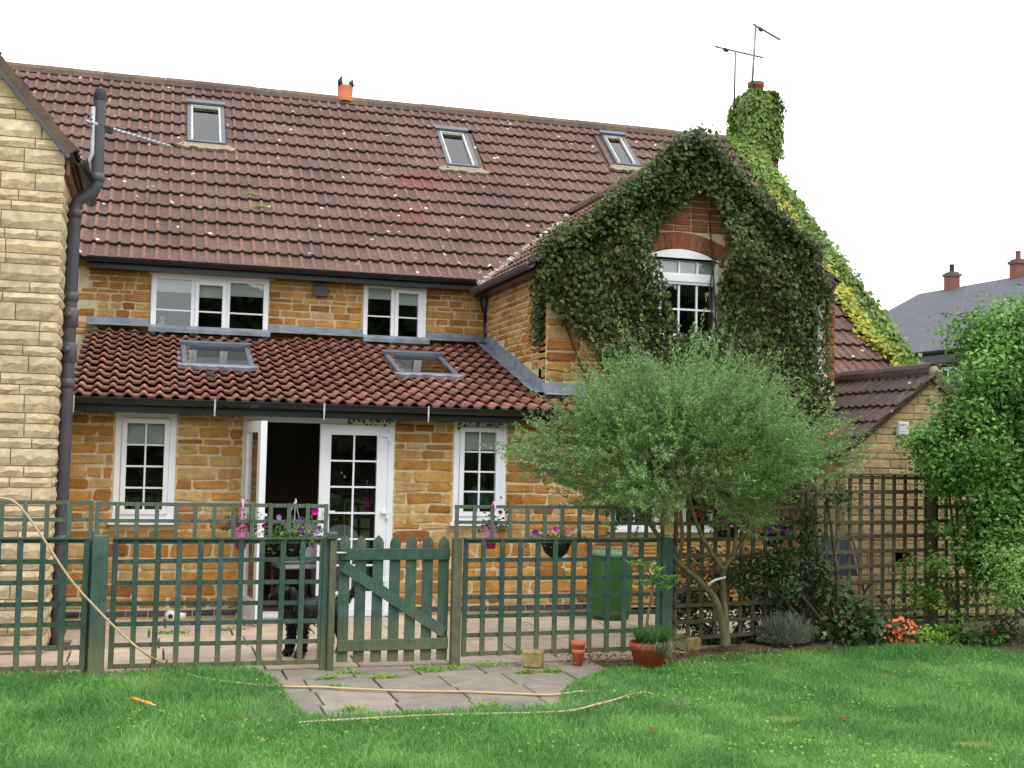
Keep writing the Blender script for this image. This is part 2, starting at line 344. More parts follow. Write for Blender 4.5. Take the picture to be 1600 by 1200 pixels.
# frames: origin, u (along), v (up), n (out of the wall)
class Frame:
    def __init__(s, o, u, v):
        s.o = np.array(o, float); s.u = unit(np.array(u, float)); s.v = unit(np.array(v, float)); s.n = np.cross(s.u, s.v)
    def p(s, a, b, c=0.0): return s.o+s.u*a+s.v*b+s.n*c
class ClipFrame(Frame):
    def __init__(s, fr, lim): s.o, s.u, s.v, s.n, s.lim = fr.o, fr.u, fr.v, fr.n, lim
    def p(s, a, b, c=0.0):
        lo, hi = s.lim(b); return s.o+s.u*min(max(a, lo), max(lo+.001, hi))+s.v*b+s.n*c
def wall(name, fr, w, h, holes, thick, mat, parent, gable=None):
    """wall slab with rectangular holes; front face at n = 0, back at n = -thick"""
    xs = sorted(set([0, w]+[q for H in holes for q in (H[0], H[1]) if 0 < q < w])); zs = sorted(set([0, h]+[q for H in holes for q in (H[2], H[3]) if 0 < q < h]))
    sol = {}
    for i in range(len(xs)-1):
        for j in range(len(zs)-1):
            cx, cz = (xs[i]+xs[i+1])/2, (zs[j]+zs[j+1])/2
            sol[i, j] = not any(H[0] < cx < H[1] and H[2] < cz < H[3] for H in holes)
    b = MB()
    def q(*pts): b.add([fr.p(*t) for t in pts], [(0, 1, 2, 3)])
    for (i, j), s in sol.items():
        if not s: continue
        a0, a1, c0, c1, t = xs[i], xs[i+1], zs[j], zs[j+1], -thick
        q((a0, c0, 0), (a1, c0, 0), (a1, c1, 0), (a0, c1, 0)); q((a0, c0, t), (a0, c1, t), (a1, c1, t), (a1, c0, t))
        if not sol.get((i-1, j)): q((a0, c0, t), (a0, c0, 0), (a0, c1, 0), (a0, c1, t))
        if not sol.get((i+1, j)): q((a1, c0, 0), (a1, c0, t), (a1, c1, t), (a1, c1, 0))
        if not sol.get((i, j-1)): q((a0, c0, t), (a1, c0, t), (a1, c0, 0), (a0, c0, 0))
        if not sol.get((i, j+1)): q((a0, c1, 0), (a1, c1, 0), (a1, c1, t), (a0, c1, t))
    if gable:
        (ax, az) = gable[:2]
        if len(gable) > 2:
            g0, g1, gz = gable[2:]; b.prism([fr.p(*q_) for q_ in ((0, h), (g0, h), (g0, gz), (g1, gz), (g1, h), (w, h), (ax, az))], -fr.n*thick)
        else: b.add([fr.p(0, h, 0), fr.p(w, h, 0), fr.p(ax, az, 0), fr.p(0, h, -thick), fr.p(w, h, -thick), fr.p(ax, az, -thick)], [(0, 1, 2), (3, 5, 4), (0, 2, 5, 3), (1, 4, 5, 2)])
    return b.build(name, mat, parent, fix=False)
def stone_mesh(fr, x0, x1, z0, z1, depth, rough, cx, cz, rr):
    """an irregular rounded stone lying in the wall frame, about 50 triangles"""
    w, h = x1-x0, z1-z0; ch = min(w, h)*rr.uniform(.06, .24)*rough
    out = [(x0+ch, z0), (x1-ch, z0), (x1, z0+ch), (x1, z1-ch), (x1-ch, z1), (x0+ch, z1), (x0, z1-ch), (x0, z0+ch)]
    j = min(.012, min(w, h)*.12)*rough
    out = [(a+rr.uniform(-j, j), b+rr.uniform(-j, j)) for a, b in out]
    inn = [(cx+(a-cx)*(1-min(.014, w*.12)/w*2), cz+(b-cz)*(1-min(.014, h*.14)/h*2)) for a, b in out]
    V = [fr.p(a, b, -.01) for a, b in out]+[fr.p(a, b, depth*rr.uniform(.45, .85)) for a, b in out]+[fr.p(a, b, depth*rr.uniform(.75, 1.25)) for a, b in inn]
    V.append(fr.p(cx+rr.uniform(-.1, .1)*w, cz+rr.uniform(-.1, .1)*h, depth*rr.uniform(.6, 1.3))); n = 8; Fc = []
    for L in range(2):
        for i in range(n): Fc.append((L*n+i, L*n+(i+1) % n, (L+1)*n+(i+1) % n, (L+1)*n+i))
    for i in range(n): Fc.append((2*n+i, 2*n+(i+1) % n, 3*n))
    return V, Fc
def rock_mesh(fr, x0, x1, z0, z1, depth, rr):
    """rock-faced block: a rough 4 x 2 face"""
    V = []; nx, nz = 4, 2
    for j in range(nz+1):
        for i in range(nx+1):
            e = i in (0, nx) or j in (0, nz)
            d = depth*rr.uniform(.15, .4) if e else depth*rr.uniform(.75, 1.35)
            if j == 1: d = depth*rr.uniform(.5, 1.2) if i in (0, nx) else depth*rr.uniform(.9, 1.5)
            V.append(fr.p(x0+(x1-x0)*i/nx+(0 if i in (0, nx) else rr.uniform(-.02, .02)), z0+(z1-z0)*(j/nz+(0 if e else rr.uniform(-.18, .18))), d))
    Fc = [(j*(nx+1)+i, j*(nx+1)+i+1, (j+1)*(nx+1)+i+1, (j+1)*(nx+1)+i) for j in range(nz) for i in range(nx)]
    b = len(V); ring = [(i, 0) for i in range(nx+1)]+[(nx, 1), (nx, 2)]+[(i, nz) for i in range(nx-1, -1, -1)]+[(0, 1)]
    idx = [j*(nx+1)+i for i, j in ring]
    for i, j in ring: V.append(fr.p(x0+(x1-x0)*i/nx, z0+(z1-z0)*j/nz, -.01))
    n = len(ring); Fc += [(idx[k], b+k, b+(k+1) % n, idx[(k+1) % n]) for k in range(n)]
    return V, Fc
def courses(fr, w, z0, z1, holes, hs, ls, parent, mat, name='stone', joint=.012, depth=.016, rough=1.0, rock=False, keep=None, limit=300, seed=1, alt=None):
    """courses of stones, each one an object under parent, kept clear of the holes"""
    rr = random.Random(seed); z = z0; made = 0; k = 0; found = []
    while z < z1-.02:
        h = rr.uniform(*hs) if not alt else alt[k % len(alt)]; k += 1
        if z+h > z1-.03: h = z1-z
        x = -rr.uniform(0, ls[0])
        # free intervals in this course
        iv = [(0.0, w)]
        for H in holes:
            if H[2] < z+h-.008 and H[3] > z+.008:
                iv = [t for (a, b) in iv for t in ((a, min(b, H[0])), (max(a, H[1]), b)) if t[1]-t[0] > .02]
        for (a, b) in iv:
            x = a
            while x < b-.01:
                l = rr.uniform(*ls)*(0.7+.6*min(1, h/.13)) if not alt else rr.uniform(*ls)
                if b-(x+l) < ls[0]*.6: l = b-x
                parts = [(z, z+h)]
                if h > .15 and rr.random() < .35 and not alt: s_ = rr.uniform(.4, .6); parts = [(z, z+h*s_), (z+h*s_, z+h)]
                for (p0, p1) in parts:
                    q0, q1, q2, q3 = x+joint/2, x+l-joint/2, p0+joint/2, p1-joint/2
                    cx, cz = (q0+q1)/2, (q2+q3)/2
                    if q1-q0 > .02 and q3-q2 > .02 and (keep is None or keep(cx, cz, q0, q1, q2, q3)) and made < limit:
                        if rock: V, Fc = rock_mesh(fr, q0, q1, q2, q3, depth, rr)
                        else: V, Fc = stone_mesh(fr, q0, q1, q2, q3, depth, rough, cx, cz, rr)
                        found.append(((q1-q0)*(q3-q2), V, Fc))
                x += l
        z += h
    found.sort(key=lambda f: -f[0])
    for (_, V, Fc) in found[:limit]:
        me = bpy.data.meshes.new(name); me.from_pydata([tuple(v) for v in V], [], Fc); me.update(); mesh_obj(name, me, mat, parent)
    if found[limit:]:
        VV, FF, RR = [], [], []
        for (_, V, Fc) in found[limit:]:
            b0 = len(VV); VV += [tuple(v) for v in V]; FF += [tuple(b0+i for i in f) for f in Fc]; RR += [rr.random()]*len(V)
        me = bpy.data.meshes.new('small_'+name+'s'); me.from_pydata(VV, [], FF); a_ = me.attributes.new('rnd', 'FLOAT', 'POINT'); a_.data.foreach_set('value', np.array(RR, np.float32)); me.update()
        mesh_obj('small_'+name+'s', me, mat, parent, 'stuff')
    return len(found)

# ------------------------------------------------------------------ roof tiles
def tile_mesh(name, W, L, gauge, prof, lift=.045, lip=.022):
    """prof: (u, height, crest) over the tile's width; v runs up the slope; lower end lifted over the course below"""
    V = []; cr = []; n = len(prof)
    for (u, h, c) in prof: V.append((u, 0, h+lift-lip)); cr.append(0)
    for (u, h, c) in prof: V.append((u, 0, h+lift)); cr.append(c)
    for (u, h, c) in prof: V.append((u, L, h+lift*(1-L/gauge)+.004)); cr.append(c)
    Fc = []
    for i in range(n-1): Fc += [(i, i+1, n+i+1, n+i), (n+i, n+i+1, 2*n+i+1, 2*n+i)]
    Fc += [(0, n, 2*n), (n-1, 3*n-1, 2*n-1)]
    return np.array(V, float), Fc, np.array(cr, float)
def to_mesh(name, V, Fc, cr, rnd=None):
    me = bpy.data.meshes.new(name); me.from_pydata([tuple(v) for v in V], [], Fc)
    a = me.attributes.new('crest', 'FLOAT', 'POINT'); a.data.foreach_set('value', np.asarray(cr, np.float32))
    if rnd is not None:
        a = me.attributes.new('rnd', 'FLOAT', 'POINT'); a.data.foreach_set('value', np.asarray(rnd, np.float32))
    me.update(); return me
def lay_tiles(fr, width, slope_len, tile, gauge, W, parent, mat, keep, score=None, limit=300, seed=3, name='tile', special=None):
    """fr: u along the eaves, v up the slope, n out of the roof. The limit largest in view become objects, the rest one stuff part"""
    V, Fc, cr = tile; rr = random.Random(seed); spots = []
    rows = int(math.ceil(slope_len/gauge-.02)); cols = int(math.ceil(width/W))
    for r in range(rows):
        for c in range(cols):
            ctr = fr.p((c+.5)*W, (r+.5)*gauge, .03)
            if keep((c+.5)*W, (r+.5)*gauge, ctr): spots.append((np.linalg.norm(ctr-CAM) if score is None else score(ctr), r, c))
    spots.sort(); variants = []
    for k in range(4):
        V2 = V.copy(); V2[:, 2] += np.array([rr.uniform(-.002, .002) for _ in V2]); variants.append(to_mesh(name, V2, Fc, cr)); variants[-1].materials.append(MATS[mat])
    rot = Matrix(((fr.u[0], fr.v[0], fr.n[0]), (fr.u[1], fr.v[1], fr.n[1]), (fr.u[2], fr.v[2], fr.n[2]))).to_4x4()
    for (d, r, c) in spots[:limit]:
        o = bpy.data.objects.new(name, rr.choice(variants)); COL.objects.link(o); o.parent = parent
        p = fr.p(c*W, r*gauge+rr.uniform(-.006, .006), rr.uniform(-.003, .004))
        o.matrix_local = Matrix.Translation(Vector(p)) @ rot @ Matrix.Rotation(rr.uniform(-.006, .006), 4, 'Z')
        if special and (r, c) in special: o.material_slots[0].link = 'OBJECT'; o.material_slots[0].material = MATS[special[r, c]]
    rest = spots[limit:]
    if rest:
        VV, FF, CC, RR = [], [], [], []
        for (d, r, c) in rest:
            b = len(VV)*len(V); o = fr.p(c*W, r*gauge+rr.uniform(-.006, .006), rr.uniform(-.003, .004))
            VV.append(o+V[:, :1]*fr.u+V[:, 1:2]*fr.v+V[:, 2:3]*fr.n); FF += [tuple(b+i for i in f) for f in Fc]; CC.append(cr); RR.append(np.full(len(V), rr.random()))
        me = to_mesh('further_tiles', np.concatenate(VV), FF, np.concatenate(CC), np.concatenate(RR)); mesh_obj('further_tiles', me, mat, parent, 'stuff')
    return len(spots)
def profile(pitch, n, pan, hgt):
    out = []
    for k in range(n):
        a = k*pitch; r0 = pitch*pan; r1 = pitch-r0
        out += [(a, 0.004, 0), (a+r0*.92, 0.0, 0)]
        out += [(a+r0+r1*t, hgt*sin(pi*t)**.8, c) for t, c in ((.18, .6), (.42, 1), (.66, 1), (.86, .5))]
    out.append((n*pitch+.012, .004, 0)); return out
TILE_MAIN = tile_mesh('tile', .30, .41, .34, profile(.15, 2, .60, .028))
TILE_LOW = tile_mesh('tile', .304, .345, .2825, profile(.152, 2, .46, .042), lift=.05, lip=.02)

# ------------------------------------------------------------------ windows
def frame_rect(b, fr, x0, x1, z0, z1, t, d0, d1):
    """four rails of a rectangular frame in a wall frame; butt jointed"""
    for (a, c, e, g) in ((x0, x0+t, z0, z1), (x1-t, x1, z0, z1), (x0+t, x1-t, z0, z0+t), (x0+t, x1-t, z1-t, z1)):
        b.obox(fr.o, fr.u, fr.v, fr.n, a, c, e, g, d0, d1)
def window(parent, fr, x0, x1, z0, z1, lights, mat='upvc', frame_t=.055, sill=True, name='window', bar=.018, blind=0.0, label=None, rec=.0, glass='glass', sill_over=.04):
    """lights: (fraction0, fraction1, columns, rows, opening sash?)"""
    b = MB(); frame_rect(b, fr, x0, x1, z0, z1, frame_t, rec-.075, rec+.006)
    w = x1-x0-2*frame_t
    L = []
    for k, (f0, f1, cols, rows, sash) in enumerate(lights):
        a0, a1 = x0+frame_t+w*f0, x0+frame_t+w*f1
        if k: b.obox(fr.o, fr.u, fr.v, fr.n, a0-.022, a0+.022, z0+frame_t, z1-frame_t, rec-.07, rec+.004)
        a0 += .022 if k else 0; a1 -= .022 if f1 < 1 else 0
        L.append([a0, a1, z0+frame_t, z1-frame_t, cols, rows, sash])
    win = b.build(name, mat, parent)
    if label: win['label'] = label
    for (a0, a1, c0, c1, cols, rows, sash) in L:
        if sash:
            s = MB(); frame_rect(s, fr, a0+.003, a1-.003, c0+.003, c1-.003, .048, rec-.05, rec+.022); s.build('sash', mat, win)
            a0 += .051; a1 -= .051; c0 += .051; c1 -= .051
        pw, ph = (a1-a0)/cols, (c1-c0)/rows
        for i in range(cols):
            for j in range(rows):
                p = MB(); p.obox(fr.o, fr.u, fr.v, fr.n, a0+i*pw+.0006, a0+(i+1)*pw-.0006, c0+j*ph+.0006, c0+(j+1)*ph-.0006, rec-.034, rec-.028); p.build('pane', glass, win)
        for i in range(1, cols):
            g = MB(); g.obox(fr.o, fr.u, fr.v, fr.n, a0+i*pw-bar/2, a0+i*pw+bar/2, c0, c1, rec-.027, rec-.010); g.build('glazing_bar', mat, win)
        for j in range(1, rows):
            g = MB(); g.obox(fr.o, fr.u, fr.v, fr.n, a0, a1, c0+j*ph-bar/2, c0+j*ph+bar/2, rec-.0265, rec-.012); g.build('glazing_bar', mat, win)
        if blind:
            g = MB(); g.obox(fr.o, fr.u, fr.v, fr.n, a0-.03, a1+.03, c1-blind*random.uniform(.93, 1.07), c1+.03, rec-.065, rec-.06); g.build('blind', 'blind', win)
    if sill:
        s = MB(); s.obox(fr.o, fr.u, fr.v, fr.n, x0-sill_over, x1+sill_over, z0-.035, z0-.001, rec-.05, rec+.075); s.build('sill', mat, win)
    return win
def room(name, parent, x0, x1, y0, y1, z0, z1):
    """inner faces of a room open towards the facade"""
    b = MB(); b.box(x0, x1, y1-.02, y1, z0, z1); b.box(x0, x0+.02, y0, y1-.02, z0, z1); b.box(x1-.02, x1, y0, y1-.02, z0, z1); b.box(x0+.02, x1-.02, y0, y1-.02, z1-.02, z1)
    r = b.build(name, 'room', parent)
    f = MB(); f.box(x0+.02, x1-.02, y0, y1-.02, z0, z0+.02); f.build('floor', 'room_floor', r); return r
def gutter(name, parent, p0, p1, r=.055, out=(0, -1, 0), mat='black_plastic', deep=1.0):
    """half-round gutter from p0 to p1"""
    p0, p1, out = [np.array(q, float) for q in (p0, p1, out)]; up = np.array([0, 0, 1.]); V = []; n = 9
    prof = [(r*cos(pi*k/(n-1)), -r*deep*sin(pi*k/(n-1))) for k in range(n)]; inner = [(a*.9, c*.9+.002) for a, c in prof[::-1]]
    pr = prof+inner; b = MB(); P = [p0+out*a+up*c for a, c in pr]; Q = [p1+out*a+up*c for a, c in pr]; N = len(pr)
    b.add(P+Q, [(i, (i+1) % N, N+(i+1) % N, N+i) for i in range(N)]+[tuple(range(N))[::-1], tuple(range(N, 2*N))], False)
    return b.build(name, mat, parent)
# ================================================================== ground and paving
sheet('ground', [(-150, -60), (150, -60), (150, 250), (-150, 250)], -.04, 'field')
lawn_edge = [atZ(*p)[:2] for p in ((345, 1046), (400, 1052), (432, 1064), (447, 1088), (478, 1122), (560, 1119), (700, 1113), (820, 1109), (872, 1101), (876, 1085), (902, 1066), (950, 1049), (1000, 1046), (1046, 1041), (1090, 1031), (1150, 1026), (1250, 1019), (1400, 1015), (1500, 1016), (1600, 1021))]
lawn_poly = [(-9, -12.4), (-9, -3.02), (-.4, -3.02)]+[tuple(p) for p in lawn_edge]+[(13, -3.9), (13, -12.4)]
lawn = sheet('lawn', lawn_poly, 0.0, 'lawn_soil')
sheet('path_bed', [(-.4, -2.98), (4.0, -2.98), (4.0, -5.0), (-.4, -5.0)], -.014, 'joint_soil')
sheet('patio_bed', [(-4, -3.2), (12, -3.2), (12, 3), (-4, 3)], -.026, 'joint_soil')
# flower bed: a lumpy strip of soil along the brown trellis
bx = np.linspace(3.3, 12, 60); by = np.linspace(-3.75, -2.0, 16)
GX, GY = np.meshgrid(bx, by, indexing='ij')
GZ = .004+.05*vnoise(GX, GY, 9, 3)*np.clip((GY+3.45)/.5, 0, 1)
V = np.stack([GX, GY, GZ-.02*(GY < -3.4)], -1).reshape(-1, 3); nx, ny = GX.shape
Fq = [(i*ny+j, (i+1)*ny+j, (i+1)*ny+j+1, i*ny+j+1) for i in range(nx-1) for j in range(ny-1)]
xy = V[:, :2]; inside = in_poly(xy[:, 0], xy[:, 1], lawn_poly)
Fq = [f for f in Fq if not all(inside[i] for i in f) and V[f[0]][1] > -3.6 and V[f[0]][1] < -2.95+(V[f[0]][0]-3.55)*.185+.12]
mesh_obj('flower_bed', fast_mesh('flower_bed', V, Fq, smooth=True), 'soil', None, 'structure')
# slabs
def slabs(parent, mat, xs, ys, zt, jit, seed, holes=None):
    rr = random.Random(seed)
    for j in range(len(ys)-1):
        off = rr.uniform(-.12, .12)
        for i in range(len(xs)-1):
            x0, x1, y0, y1 = xs[i]+off+.008, xs[i+1]+off-.008, ys[j]+.008, ys[j+1]-.008
            if holes and holes((x0+x1)/2, (y0+y1)/2): continue
            b = MB(); b.bbox(x0, x1, y0, y1, -.035, zt+rr.uniform(-jit, jit), .006)
            b.v = [(x, y, z+(.006*(x-x0)*rr.uniform(-1, 1) if z > -.02 else 0)) for x, y, z in b.v]
            b.build('slab', mat, parent)
path = MB().box(-.3, 2.9, -4.86, -2.99, -.038, -.022).build('path', 'joint_soil'); tag(path, kind='structure')
slabs(path, 'path_slab', [-.30+.52*i for i in range(7)], [-4.86, -4.42, -3.92, -3.45, -3.0], .004, .005, 5)
patio = MB().box(-3.0, 9.0, -2.99, 0.0, -.038, -.030).build('patio', 'joint_soil'); tag(patio, kind='structure')
slabs(patio, 'patio_slab', [-2.3+.75*i for i in range(13)], [-2.98, -2.4, -1.8, -1.2, -.6, -.012], .002, .003, 6, lambda x, y: x < -1.75 and y > -1.9)

# ================================================================== cottage: main range
TM = tan(radians(41.1)); CMs, SMs = cos(radians(41.1)), sin(radians(41.1))
YE, ZE = 2.75, 4.02
WX0, WX1, WRX, WZ, WP = 3.15, 7.06, 5.105, 3.90, radians(37.0)
def wing_z(x): return WZ+min(x-WX0, WX1-x)*tan(WP)
def main_z(y): return ZE+(y-YE)*TM
cot = thing('cottage', 'long ironstone cottage range with purple-brown tiled roof and three skylights', 'house', (2, 3, 0))
fu = Frame((-3.4, 3.0, 2.3), (1, 0, 0), (0, 0, 1))
U = lambda p: atY(*p, 3.0)
a, b_, c, d = U((238, 428)), U((420, 438)), U((235, 535)), U((414, 542)); w1 = (a[0], b_[0], (c[2]+d[2])/2, (a[2]+b_[2])/2)
a, b_, c, d = U((568, 444)), U((665, 448)), U((565, 538)), U((662, 545)); w2 = (a[0], b_[0], (c[2]+d[2])/2, (a[2]+b_[2])/2)
hol = [(w[0]+3.4, w[1]+3.4, w[2]-2.34, w[3]-2.3) for w in (w1, w2)]
wl = wall('wall', fu, 6.78, 1.86, hol, .25, 'mortar', cot)
courses(fu, 6.75, .78, 1.80, [(h[0]-.01, h[1]+.01, h[2]-.05, h[3]+.07) for h in hol], (.05, .105), (.11, .36), wl, 'ironstone', joint=.018, depth=.009, keep=lambda cx, cz, *q: cx > 1.6, limit=300, seed=11)
w = window(cot, fu, *hol[0], [(0, .335, 1, 2, False), (.335, .665, 1, 2, True), (.665, 1, 1, 2, False)], frame_t=.062, blind=.16, rec=.06, label='wide three-light white window above the lean-to roof')
l = MB(); l.obox(fu.o, fu.u, fu.v, fu.n, hol[0][0]-.05, hol[0][1]+.06, hol[0][3]+.003, hol[0][3]+.062, -.03, .11); l.build('lintel', 'old_white', w)
window(cot, fu, *hol[1], [(0, .46, 1, 2, False), (.46, 1, 1, 2, True)], frame_t=.055, blind=.15, rec=.06, label='two-light white window beside the corner downpipe')
room('bedroom', cot, -1.7, 3.3, 3.25, 6.2, 2.45, 3.95)
# vent box on the upper wall
p0, p1 = U((489, 446)), U((511, 464)); v_ = MB(); v_.obox(fu.o, fu.u, fu.v, fu.n, p0[0]+3.4, p1[0]+3.4, p1[2]-2.3, p0[2]-2.3, -.01, .09)
v_.build('vent_box', 'grey_plastic', cot)
# roof
S0 = -6*.3405
fm = Frame((-3.6, YE+S0*CMs, ZE+S0*SMs), (1, 0, 0), (0, CMs, SMs)); fm.o = fm.o-fm.n*.045
RLEN = 21*.3405
SKY = []
for (q0, q1) in (((293, 162), (352, 228)), ((680, 203), (748, 264)), ((937, 210), (1000, 262))):
    P = np.array([0, YE, ZE]); N = fm.n
    A, B = onplane(*q0, P, N), onplane(*q1, P, N)
    SKY.append((A[0]+3.6, B[0]+3.6, (B-fm.o)@fm.v, (A-fm.o)@fm.v))
def keep_main(x, s, ctr):
    X = x-3.6
    if X > 9.02: return False
    if s < 6*.3405 and X < 7.2: return False
    if WX0-.05 < X < WX1+.1 and main_z(ctr[1]) < wing_z(X)-.02: return False
    for (x0, x1, s0, s1) in SKY:
        if x0-.12 < x < x1+.12 and s0-.12 < s < s1+.10: return False
    return True
rf = MB()
def deck(x0, x1, s0, s1, n0=-.05, n1=-.004): rf.obox(fm.o, fm.u, fm.v, fm.n, x0, x1, s0, s1, n0, n1)
deck(0, 10.75, 6*.3405+.02, RLEN-.01); deck(10.75, 12.62, 0.0, RLEN-.01)
rf.obox((0, 0, 0), (1, 0, 0), (0, 1, 0), (0, 0, 1), -3.6, 9.02, 6.62, 6.72, 6.9, 7.28)
top = fm.p(0, RLEN, 0); bk = Frame((9.02, 10.6, top[2]-(10.6-top[1])*TM), (-1, 0, 0), (0, -CMs, SMs))
rf.obox(bk.o, bk.u, bk.v, bk.n, 0, 12.62, 0, (10.6-top[1])/CMs-.03, -.05, 0)
roof = rf.build('roof', 'brown_tile', cot)
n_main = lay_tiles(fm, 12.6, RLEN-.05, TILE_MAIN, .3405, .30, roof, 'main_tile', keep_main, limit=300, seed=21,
                   score=lambda c: np.linalg.norm(c-CAM)+(50 if c[0] < -2.9 else 0))
# where tiles were left out round the skylights the deck carries short cut tiles and a cement apron
def skylight(parent, fr, x0, x1, s0, s1, name='skylight', apron='cement', lab=None, t=.05, bars=False, rise=.085):
    b = MB()
    for (a0, a1, c0, c1) in ((x0, x0+t, s0, s1), (x1-t, x1, s0, s1), (x0+t, x1-t, s0, s0+t*.9), (x0+t, x1-t, s1-t*1.3, s1)):
        b.obox(fr.o, fr.u, fr.v, fr.n, a0, a1, c0, c1, -.02, rise)
    b.obox(fr.o, fr.u, fr.v, fr.n, x0-.02, x1+.02, s1-t*1.4, s1+.03, rise+.002, rise+.035)   # top cover
    s = b.build(name, 'window_grey', parent)
    if lab: s['label'] = lab
    i = MB()
    for (a0, a1, c0, c1) in ((x0+t, x0+t+.03, s0+t, s1-t*1.3), (x1-t-.03, x1-t, s0+t, s1-t*1.3), (x0+t+.03, x1-t-.03, s1-t*1.3-.03, s1-t*1.3)):
        i.obox(fr.o, fr.u, fr.v, fr.n, a0+.001, a1-.001, c0, c1, rise-.05, rise-.012)
    if apron != 'lead': i.build('inner_frame', 'window_grey' if apron == 'lead' else 'wood_inner', s)
    pd = .012 if apron == 'lead' else .052
    g = MB(); g.obox(fr.o, fr.u, fr.v, fr.n, x0+t+.001, x1-t-.001, s0+t*.9, s1-t*1.3, rise-pd-.006, rise-pd); g.build('pane', 'roof_glass', s)
    k = MB(); k.obox(fr.o, fr.u, fr.v, fr.n, x0+t, x1-t, s0+t, s1-t*1.3, rise-pd-.035, rise-pd-.03); k.build('blind', 'blind', s)  # pale sheet below the glass, standing in for its bright sky reflection
    if bars:
        k = MB(); k.obox(fr.o, fr.u, fr.v, fr.n, (x0+x1)/2-.012+.02, (x0+x1)/2+.03, s0+t, s1-t*1.3, rise-pd-.029, rise-pd-.008); k.build('reflection_bar', 'wood_inner', s)  # pale bar imitating the upper window frame mirrored in the pane
    fw_ = .045 if apron == 'lead' else .10
    f = MB()                                                                                 # side flashings and the apron under it
    f.obox(fr.o, fr.u, fr.v, fr.n, x0-fw_, x0-.001, s0-.02, s1+.02, .004, .030); f.obox(fr.o, fr.u, fr.v, fr.n, x1+.001, x1+fw_, s0-.02, s1+.02, .004, .030)
    f.obox(fr.o, fr.u, fr.v, fr.n, x0-.001, x1+.001, s1+.001, s1+fw_, .003, .028)
    f.build('flashing', 'lead' if apron == 'lead' else 'main_tile', s)
    rr = random.Random(int(x0*100)); n = 12; pts = []
    for q in range(n+1): ov = .05 if apron == 'lead' else .16; pts.append((x0-ov+(x1-x0+2*ov)*q/n, s0-(.09 if apron == 'lead' else .15)+rr.uniform(-.03, .03)*(1 if 0 < q < n else 0)+(.05 if q in (0, n) else 0)))
    zz_ = .085 if apron == 'lead' else .062; A = [fr.p(a_, c_, zz_) for a_, c_ in pts]+[fr.p(x1+.04, s0-.002, zz_), fr.p(x0-.04, s0-.002, zz_)]
    MB().prism(A, -fr.n*.045).build('apron', apron, s)
    return s
for k, (x0, x1, s0, s1) in enumerate(SKY): skylight(roof, fm, x0, x1, s0, s1, lab=['skylight with the aerial in front of it', 'skylight midway along the roof', 'skylight beside the wing roof'][k])
# ridge tiles
def ridge_line(parent, p0, p1, r, n, mat='ridge_tile', seed=4):
    MB().tube([np.array(p0, float)+[0, 0, -.012], np.array(p1, float)+[0, 0, -.012]], r-.03, 10).build('ridge_bedding', 'cement', parent)
    p0, p1 = np.array(p0, float), np.array(p1, float); d = (p1-p0)/n; side = unit(np.cross(d, [0, 0, 1.])); rr = random.Random(seed)
    for k in range(n):
        A, B = p0+d*k+d*.003, p0+d*(k+1)-d*.003; up = rr.uniform(-.006, .006); V = []; m_ = 7
        for q in (A, B):
            for R2 in (r, r-.02):
                for i in range(m_):
                    t = radians(-12)+radians(204)*i/(m_-1); V.append(q+side*cos(t)*R2+np.array([0, 0, sin(t)*R2+up]))
        Fc = [(i, i+1, 2*m_+i+1, 2*m_+i) for i in range(m_-1)]+[(m_+i, 3*m_+i, 3*m_+i+1, m_+i+1) for i in range(m_-1)]
        Fc += [(i, m_+i, m_+i+1, i+1) for i in range(m_-1)]+[(2*m_+i, 2*m_+i+1, 3*m_+i+1, 3*m_+i) for i in range(m_-1)]
        b = MB(); b.add(V, Fc); b.build('ridge_tile', mat, parent)
g = np.random.default_rng(66)
for (u_, v_) in ((393, 305), (408, 325), (150, 520), (330, 590)):
    c_ = onplane(u_, v_, np.array([0, YE, ZE]), fm.n) if v_ < 450 else onplane(u_, v_, np.array([0, -.25, 2.225]), np.array([0, -.286, .958])); n = 140
    foliage('moss', 'bright_leaf' if v_ < 450 else 'dark_leaf', roof, c_+g.normal(0, 1, (n, 3))*[.05, .02, .012]+[0, 0, .02], g.normal(0, .5, (n, 3))+[0, -.5, .8], g.uniform(.012, .03, n), .6)
ridge_line(roof, (-3.6, top[1], top[2]-.02), (9.02, top[1], top[2]-.02), .125, 28)
gutter('gutter', cot, (-1.74, YE-.07, ZE-.005), (3.12, YE-.07, ZE-.005), .06, deep=1.05)
MB().box(-1.74, 3.14, YE-.008, 2.985, ZE-.13, ZE-.035).build('fascia', 'black_plastic', cot)
# gable end, back wall and the low wall under the catslide: what carries the roof
g = MB(); g.prism([(8.80, 1.6, 0), (8.80, 10.2, 0), (8.80, 10.2, 3.9), (8.80, top[1], top[2]-.14), (8.80, 1.6, main_z(1.6)-.14)], (.15, 0, 0)); g.box(-3.4, 8.79, 10.05, 10.2, 0, 3.7); g.box(7.1, 8.79, 1.6, 1.8, 0, 2.62)
g.build('gable_wall', 'brick', cot)
# chimney at the right-hand end
cx0, cx1 = atY(1158, 200, 6.6)[0], atY(1202, 200, 6.6)[0]; ctop = atY(1180, 156, 6.6)[2]
ch = MB().box(cx0, cx1, 6.25, 6.95, 6.2, ctop).build('chimney', 'brick', cot)
pc = atY(1181, 140, 6.6); MB().lathe((pc[0], 6.6, ctop), [(.15, -.02), (.13, .22), (.145, .23), (.145, .31), (.09, .31), (.09, .02)], 16).build('chimney_pot', 'brick', ch)
